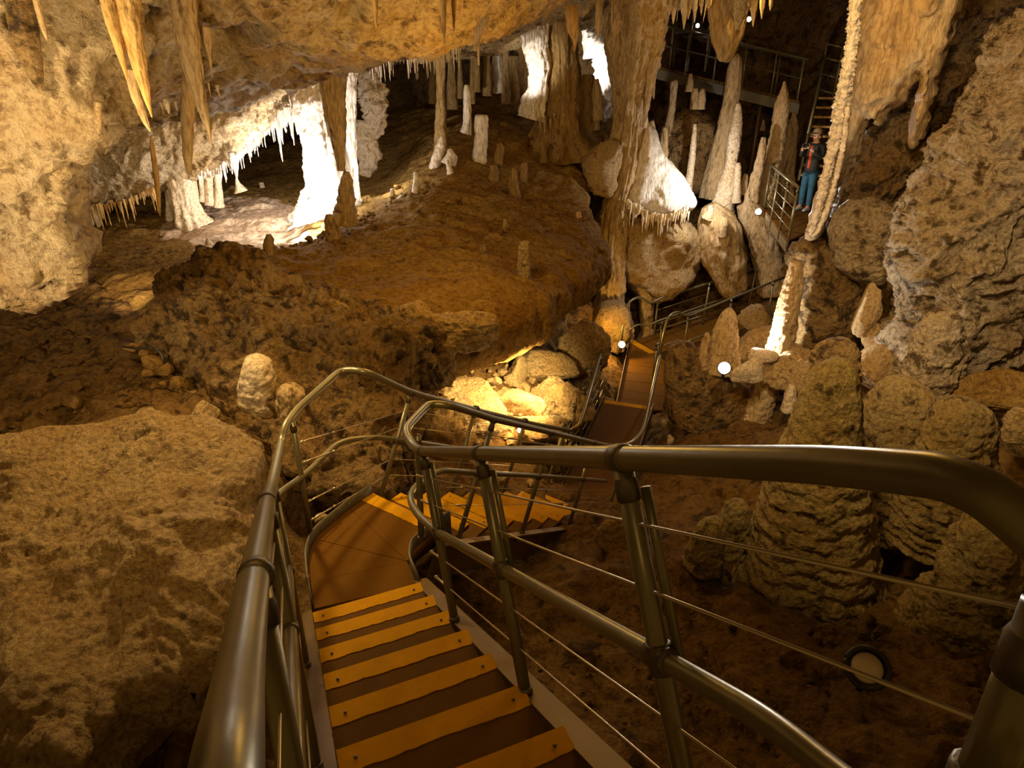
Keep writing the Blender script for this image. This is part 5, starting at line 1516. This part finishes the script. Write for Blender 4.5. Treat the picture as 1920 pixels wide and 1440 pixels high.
rod(ph, 'top_rail', [pq[1] + UPV * 1.0, tops[0], tops[1]], .03, 'steel')
for t_ in (0, .36, .7, 1.0):
    b = pq[0] + (pq[4] - pq[0]) * t_
    post(ph, b - UPV * .2, b + UPV * 1.0, .024, None, .03)
post(ph, pq[1] - UPV * .1, pq[1] + UPV * 1.0, .024, None, .03)
for n in (.2, .4, .6, .8):
    cable(ph, [pq[1] + UPV * n, pq[0] + UPV * n, pq[4] + UPV * n], .006)

# stair up to the high walkway
su = thing('staircase', 'steep far stair with orange lit treads climbing behind the person', 'staircase', PY(1525, 300, 16.4))
sa, sb = PY(1500, 330, 16.0), PY(1532, 186, 17.2)
wv3 = PY(1575, 190, 17.0) - PY(1532, 186, 17.2)
wv3[2] = 0
wv3 = wv3 / np.linalg.norm(wv3) * .85
fwd3 = np.array([-wv3[1], wv3[0], 0]); fwd3 /= np.linalg.norm(fwd3)
for k in range(9):
    p = sa + (sb - sa) * k / 8
    V, f = prism_vf([p, p + wv3, p + wv3 + fwd3 * .28, p + fwd3 * .28], UPV * .045)
    tr = obj('tread', fix_normals(mesh_from('tread', V - np.array(su.location), f, False)), M['ochre'], su)
for q in (-.04, 1.0):
    o_ = wv3 * q
    V, f = prism_vf([sa + o_ - UPV * .1, sb + o_ - UPV * .1, sb + o_ + UPV * .14, sa + o_ + UPV * .14], wv3 * .05)
    obj('stringer', fix_normals(mesh_from('stringer', V - np.array(su.location), f, False)), M['stringer'], su)
sh = thing('handrail', 'pale handrail on the left of the steep far stair', 'railing', sa)
rod(sh, 'top_rail', [sa + UPV * .95, sb + UPV * .95], .03, 'steel')
for t_ in (0.05, .5, .98):
    p = sa + (sb - sa) * t_
    post(sh, p, p + UPV * .95, .024, None, .03)

# high walkway
ha, hb = PD(1232, 124, 16.7), PD(1500, 190, 16.2)
hz = (ha[2] + hb[2]) / 2
hw = thing('walkway', 'long high steel walkway crossing behind the stalagmites, top right', 'walkway', ha)
hd_ = hb - ha
hn = np.array([-hd_[1], hd_[0], 0]); hn = hn / np.linalg.norm(hn) * 1.0
for k in range(9):
    a, b = ha + hd_ * k / 9, ha + hd_ * ((k + 1) / 9 - .004)
    V, f = prism_vf([a - UPV * .05, b - UPV * .05, b + hn - UPV * .05, a + hn - UPV * .05], UPV * .05)
    obj('board', fix_normals(mesh_from('board', V - np.array(hw.location), f, False)), M['deck'], hw)
V, f = prism_vf([ha - UPV * .30, hb - UPV * .30, hb - UPV * .06, ha - UPV * .06], -hn * .02)
obj('edge_beam', fix_normals(mesh_from('edge_beam', V - np.array(hw.location), f, False)), M['beam'], hw, 'long grey steel edge beam')
for t_ in (.3, .75):
    p = ha + hd_ * t_ + hn * .3
    rod(hw, 'support_leg', [p - UPV * 2.6, p - UPV * .1], .05, 'stringer')
hr = thing('handrail', 'thin handrail along the high walkway', 'railing', ha)
rod(hr, 'top_rail', round_path([ha + UPV * .95, hb + UPV * .95], .1), .026, 'steel')
rod(hr, 'mid_rail', [ha + UPV * .5, hb + UPV * .5], .018, 'steel')
for t_ in (.02, .2, .4, .6, .8, .98):
    p = ha + hd_ * t_
    post(hr, p - UPV * .1, p + UPV * .95, .022, None, .026)
hr2 = thing('handrail', 'rear handrail of the high walkway with a gate frame at the stair head', 'railing', hb + hn)
rod(hr2, 'top_rail', [ha + hn + UPV * .95, hb + hn + UPV * .95], .026, 'steel')
for t_ in (.1, .35, .6, .85):
    p = ha + hd_ * t_ + hn
    post(hr2, p - UPV * .1, p + UPV * .95, .022, None, .026)
g0, g1 = PD(1534, 172, 15.9), PD(1563, 180, 15.7)
gt = thing('gate', 'small shiny railing gate at the head of the far stair', 'gate', g0)
for z_ in (0.05, .4, .75, 1.05):
    rod(gt, 'rail', [g0 + UPV * z_, g1 + UPV * z_], .022, 'steel')
for p in (g0, g1):
    rod(gt, 'post', [p - UPV * .1, p + UPV * 1.07], .026, 'steel')
up2 = thing('walkway', 'short dark walkway piece higher up behind the spikes', 'walkway', PD(1270, 62, 16.4))
a, b = PD(1262, 64, 16.4), PD(1330, 60, 16.2)
V, f = prism_vf([a, b, b + np.array([0.2, .9, 0]), a + np.array([0.2, .9, 0])], UPV * .06)
obj('deck', fix_normals(mesh_from('deck', V - np.array(up2.location), f, False)), M['beam'], up2)
for p in (a, (a + b) / 2, b):
    rod(up2, 'post', [p - UPV * .9, p + UPV * .9], .03, 'stringer')
rod(up2, 'rail', [a + UPV * .9, b + UPV * .9], .025, 'stringer')


# ------------------------------------------------------------------ lamps
def floodlight(label, p, aim, r, lit=True, mat='glow'):
    p = np.asarray(p, float)
    d = np.asarray(aim, float) - p
    d /= np.linalg.norm(d)
    t = thing('floodlight', label, 'lamp', p)
    rod(t, 'housing', [p - d * r * 1.6, p - d * r * 1.5, p - d * r * .4, p - d * r * .02, p], np.array([r * .5, r * .75, r, r * 1.08, r * 1.04]), 'housing', 20)
    rod(t, 'lens', [p - d * r * .02, p + d * r * .05, p + d * r * .12], np.array([r * .92, r * .88, r * .5]), mat, 20, 'glowing white lens' if lit else 'unlit pale lens')
    rod(t, 'bracket', [p - d * r * .8 - UPV * r * 1.9, p - d * r * .8 - UPV * r * .6], r * .22, 'housing', 8)
    return t


CAMP = np.zeros(3)
floodlight('glaring round floodlight on the brown rock block, facing the viewer', PD(1358, 690, 8.55), CAMP, .085)
floodlight('small glaring lamp at the foot of the far platform railing', PD(1422, 397, 15.0), CAMP, .075)
floodlight('lamp glowing between the railing posts at the boardwalk corner', PD(1166, 646, 14.6), CAMP + np.array([0, 0, -2]), .08)
floodlight('little lamp lying among the lit rocks under the second railing', PD(976, 806, 8.8), PD(940, 760, 8.2), .05)
floodlight('tiny lamp under the high walkway behind the spikes', PD(1308, 48, 16.2), CAMP, .05)
floodlight('tiny lamp right of the wide drapery high up', PD(1404, 36, 16.2), CAMP, .06)
fl = floodlight('unlit black ringed floodlight sunk in the floor at lower right', PD(1626, 1252, 3.95), CAMP + np.array([0.4, 0, 0.6]), .098, False, 'lens')
dd = -PD(1626, 1252, 3.95); dd = dd / np.linalg.norm(dd)
th = np.linspace(0, 2 * np.pi, 33)
pc = PD(1626, 1252, 3.95) + dd * .0
ax1 = np.cross(dd, UPV); ax1 /= np.linalg.norm(ax1); ax2 = np.cross(dd, ax1)
rod(fl, 'ring', [pc + .118 * (math.cos(q) * ax1 + math.sin(q) * ax2) for q in th], .016, 'housing', 10, 'black outer ring')
# black hose on the left floor
tube('hose', round_path([PD(230, 650, 7.0), PD(262, 655, 6.95), PD(285, 648, 6.9), PD(302, 662, 6.9), PD(308, 680, 6.9)], .1), .012, 'housing', None, 10, 'black hose curling below the big rock face on the left', cat='hose')


# ------------------------------------------------------------------ visitor
M['skin'] = mat_plain('skin', (0.62, 0.36, 0.24), 0.55, 0, 0.08)
M['jacket'] = mat_plain('black_jacket', (0.02, 0.024, 0.022), 0.75, 0, 0.3, 20)
M['red'] = mat_plain('red_shirt', (0.62, 0.09, 0.03), 0.7, 0, 0.15)
M['jeans'] = mat_plain('blue_jeans', (0.03, 0.12, 0.22), 0.8, 0, 0.25, 30)
M['shoe'] = mat_plain('pale_blue_shoe', (0.35, 0.47, 0.58), 0.6, 0, 0.15)
M['cap'] = mat_plain('beige_cap', (0.32, 0.24, 0.15), 0.8, 0, 0.2)


def skin(name, joints, bones, mat, parent, label=None, sub=2):
    me = bpy.data.meshes.new(name)
    me.from_pydata([j[:3] for j in joints], bones, [])
    o = obj(name, me, M[mat], parent, label)
    md = o.modifiers.new('skin', 'SKIN')
    md.use_smooth_shade = True
    for v, j in zip(me.skin_vertices[0].data, joints):
        r = j[3]
        v.radius = (r, r) if not isinstance(r, tuple) else r
    me.skin_vertices[0].data[0].use_root = True
    s2 = o.modifiers.new('subd', 'SUBSURF')
    s2.levels = sub
    s2.render_levels = sub
    return o


foot = PY(1507, 392, 15.35)
foot[2] = zp
pr = thing('person', 'person in black jacket, blue jeans and cap holding a camera on the far platform', 'person', foot)
pr.rotation_euler = (0, 0, math.radians(118))     # local +Y = facing; turned to the viewer's left
# local frame: x right of the figure, y front, z up
body_j = [(0, 0, .92, (.15, .11)), (0, 0, 1.10, (.14, .10)), (0, .01, 1.32, (.17, .115)), (0, 0, 1.46, (.09, .08)), (0, .015, 1.53, (.055, .055)), (0, .03, 1.61, (.075, .085)), (0, .03, 1.70, (.078, .092)), (0, .02, 1.76, (.05, .06)),
          (-.09, 0, .86, (.085, .09)), (-.10, .01, .50, (.06, .065)), (-.10, -.01, .10, (.042, .045)), (-.105, .12, .035, (.04, .03)),
          (.09, 0, .86, (.085, .09)), (.10, .02, .50, (.06, .065)), (.11, 0, .10, (.042, .045)), (.115, .13, .035, (.04, .03)),
          (-.20, 0, 1.42, (.06, .06)), (-.27, .08, 1.18, (.045, .045)), (-.10, .30, 1.40, (.034, .034)),
          (.20, 0, 1.42, (.06, .06)), (.27, .08, 1.18, (.045, .045)), (.10, .30, 1.41, (.034, .034))]
body_b = [(0, 1), (1, 2), (2, 3), (3, 4), (4, 5), (5, 6), (6, 7), (0, 8), (8, 9), (9, 10), (10, 11), (0, 12), (12, 13), (13, 14), (14, 15), (3, 16), (16, 17), (17, 18), (3, 19), (19, 20), (20, 21)]
bd_ = skin('body', body_j, body_b, 'skin', pr)
for sx, (hx, hy, hz_) in ((-1, (-.10, .30, 1.40)), (1, (.10, .30, 1.41))):
    skin('hand', [(hx, hy, hz_, .03), (hx - sx * .05, hy + .04, hz_ + .03, (.036, .022)), (hx - sx * .085, hy + .085, hz_ + .055, .011), (hx - sx * .10, hy + .05, hz_ + .075, .009),
                  (hx - sx * .09, hy + .08, hz_ + .03, .011), (hx - sx * .115, hy + .05, hz_ + .05, .009), (hx - sx * .085, hy + .075, hz_ + .005, .010), (hx - sx * .11, hy + .05, hz_ + .02, .008),
                  (hx - sx * .075, hy + .065, hz_ - .018, .009), (hx - sx * .10, hy + .045, hz_ - .005, .007), (hx - sx * .03, hy + .0, hz_ + .065, .012), (hx - sx * .06, hy + .01, hz_ + .10, .009)],
         [(0, 1), (1, 2), (2, 3), (1, 4), (4, 5), (1, 6), (6, 7), (1, 8), (8, 9), (0, 10), (10, 11)], 'skin', bd_, None, 1)
skin('jacket', [(0, 0, .80, (.18, .14)), (0, 0, .90, (.19, .14)), (0, 0, 1.10, (.17, .125)), (0, .01, 1.32, (.20, .14)), (0, 0, 1.45, (.13, .10)),
                (-.21, 0, 1.42, (.08, .08)), (-.28, .08, 1.18, (.062, .062)), (-.13, .25, 1.36, (.05, .05)), (.21, 0, 1.42, (.08, .08)), (.28, .08, 1.18, (.062, .062)), (.13, .25, 1.37, (.05, .05))],
     [(0, 1), (1, 2), (2, 3), (3, 4), (4, 5), (5, 6), (6, 7), (4, 8), (8, 9), (9, 10)], 'jacket', pr, 'open black jacket')
skin('shirt', [(0, .085, .93, (.045, .075)), (0, .08, 1.12, (.05, .07)), (0, .09, 1.32, (.055, .075)), (0, .06, 1.46, (.06, .05))], [(0, 1), (1, 2), (2, 3)], 'red', pr, 'red orange shirt showing at the jacket front')
skin('trousers', [(0, 0, .98, (.165, .125)), (-.09, 0, .82, (.10, .105)), (-.10, .01, .50, (.075, .08)), (-.10, -.01, .09, (.06, .065)), (.09, 0, .82, (.10, .105)), (.10, .02, .50, (.075, .08)), (.11, 0, .09, (.06, .065))],
     [(0, 1), (1, 2), (2, 3), (0, 4), (4, 5), (5, 6)], 'jeans', pr, 'blue jeans')
for sx in (-1, 1):
    skin('shoe', [(sx * .105, -.05, .05, (.045, .045)), (sx * .108, .05, .045, (.05, .042)), (sx * .112, .17, .03, (.045, .03))], [(0, 1), (1, 2)], 'shoe', pr, None, 2)
V, f = loft(np.array([[0, .025, 1.69, .098], [0, .025, 1.73, .102], [0, .02, 1.78, .085], [0, .015, 1.81, .045], [0, .015, 1.82, .01]]), 18, 'smooth', 0.02, 3)
cp_ = obj('cap', mesh_from('cap', V, f), M['cap'], pr, 'beige baseball cap')
V, f = prism_vf([(-.075, .09, 1.70), (.075, .09, 1.70), (.06, .19, 1.685), (0, .215, 1.682), (-.06, .19, 1.685)], (0, 0, .012))
obj('cap_peak', fix_normals(mesh_from('cap_peak', V, f, False)), M['cap'], cp_)
V, f = loft(np.array([[0, .012, 1.58, .07], [0, .01, 1.64, .084], [0, .008, 1.70, .088]]), 14, 'rough', 0.03, 5)
obj('hair', mesh_from('hair', V - np.array([0, .03, 0]), f), M['clamp'], pr)
for nm, pts, r_ in (('nose', [(0, .115, 1.645), (0, .142, 1.62)], .014), ('mouth', [(-.025, .112, 1.575), (.025, .112, 1.575)], .007), ('ear', [(-.083, .02, 1.60), (-.083, .02, 1.65)], .014), ('ear', [(.083, .02, 1.60), (.083, .02, 1.65)], .014), ('eye', [(-.032, .112, 1.65), (-.026, .112, 1.65)], .009), ('eye', [(.026, .112, 1.65), (.032, .112, 1.65)], .009)):
    V, f = tube_vf(np.array(pts), r_, 8)
    obj(nm, mesh_from(nm, V, f), M['clamp' if nm == 'eye' else 'red' if nm == 'mouth' else 'skin'], bd_)
cmr = thing('camera', 'small dark camera held up in front of the person', 'camera', foot)
cmr.rotation_euler = pr.rotation_euler
V, f = prism_vf([(-.06, .35, 1.41), (.06, .35, 1.41), (.06, .39, 1.41), (-.06, .39, 1.41)], (0, 0, .085))
obj('camera_body', fix_normals(mesh_from('camera_body', V, f, False)), M['housing'], cmr)
V, f = tube_vf(np.array([(0, .39, 1.45), (0, .45, 1.45)]), .03, 14)
obj('camera_lens', mesh_from('camera_lens', V, f), M['housing'], cmr)


# ------------------------------------------------------------------ loose rubble (past counting)
def rubble(name, label, region, n, size, mat, seed):
    """small angular stones lying on a surface; region: list of (px, py, D, spread m, height function)"""
    r = np.random.default_rng(seed)
    base = []
    for k in range(8):
        u = np.array([[1, 0, 0], [-1, 0, 0], [0, 1, 0], [0, -1, 0], [0, 0, 1], [0, 0, -1], [.6, .6, .6], [-.6, .6, .5], [.6, -.6, .5], [-.6, -.6, .6], [.6, .5, -.6], [-.5, -.6, -.6]], float)
        base.append(u * r.uniform(.6, 1.1, (12, 1)))
    import bmesh
    hulls = []
    for b_ in base:
        bm = bmesh.new()
        for v in b_:
            bm.verts.new(v)
        bmesh.ops.convex_hull(bm, input=bm.verts)
        loose = [v for v in bm.verts if not v.link_faces]
        bmesh.ops.delete(bm, geom=loose, context='VERTS')
        bmesh.ops.triangulate(bm, faces=bm.faces)
        bm.verts.index_update()
        hulls.append((np.array([v.co[:] for v in bm.verts]), np.array([[v.index for v in f.verts] for f in bm.faces])))
        bm.free()
    Vs, Fs, off = [], [], 0
    for px, py, D, sp, hf in region:
        c0 = PD(px, py, D)
        for _ in range(n):
            xy = c0[:2] + r.normal(size=2) * sp * [1.3, .8]
            z = hf(xy[None])[0]
            s = size * np.exp(r.normal() * .5)
            V0, F0 = hulls[r.integers(8)]
            a = r.uniform(0, 6.28)
            R = np.array([[math.cos(a), -math.sin(a), 0], [math.sin(a), math.cos(a), 0], [0, 0, 1]])
            Vs.append((V0 * s * [1, r.uniform(.6, 1), r.uniform(.5, .9)]) @ R.T + [xy[0], xy[1], z + s * .15 + r.uniform(-.03, .06)])
            Fs.append(F0 + off)
            off += len(V0)
    return obj(name, mesh_from(name, np.vstack(Vs), [np.vstack(Fs)], False), M[mat], None, label, 'rubble', None, 'stuff')


rubble('rubble', 'small stones and crumbs strewn over the brown left floor', [(180, 480, 10.5, .6, ledge_h), (250, 500, 10.0, .5, floor_h), (220, 530, 9.6, .5, floor_h), (150, 640, 8.2, .7, floor_h), (300, 740, 7.0, .35, floor_h), (120, 730, 7.2, .6, floor_h)], 90, .035, 'floor', 5)
rubble('rubble', 'gravel and broken pieces between the lit rocks under the second railing', [(1030, 760, 9.9, .45, floor_h), (930, 790, 9.2, .5, floor_h), (1000, 720, 10.6, .4, floor_h)], 110, .05, 'boulder', 6)
rubble('rubble', 'broken bits lying on the brown ledge and mound', [(760, 430, 10.8, .8, ledge_h), (700, 400, 11.2, .5, ledge_h), (620, 460, 10.6, .5, ledge_h), (860, 380, 12, .8, ledge_h)], 60, .04, 'ledge', 7)
rubble('rubble', 'dark crumbs on the low floor at lower right', [(1450, 1280, 4.5, .5, floor_h), (1250, 1330, 4.5, .4, floor_h), (1650, 1200, 4.7, .4, floor_h), (1100, 1250, 5.0, .5, floor_h)], 90, .022, 'floor', 8)
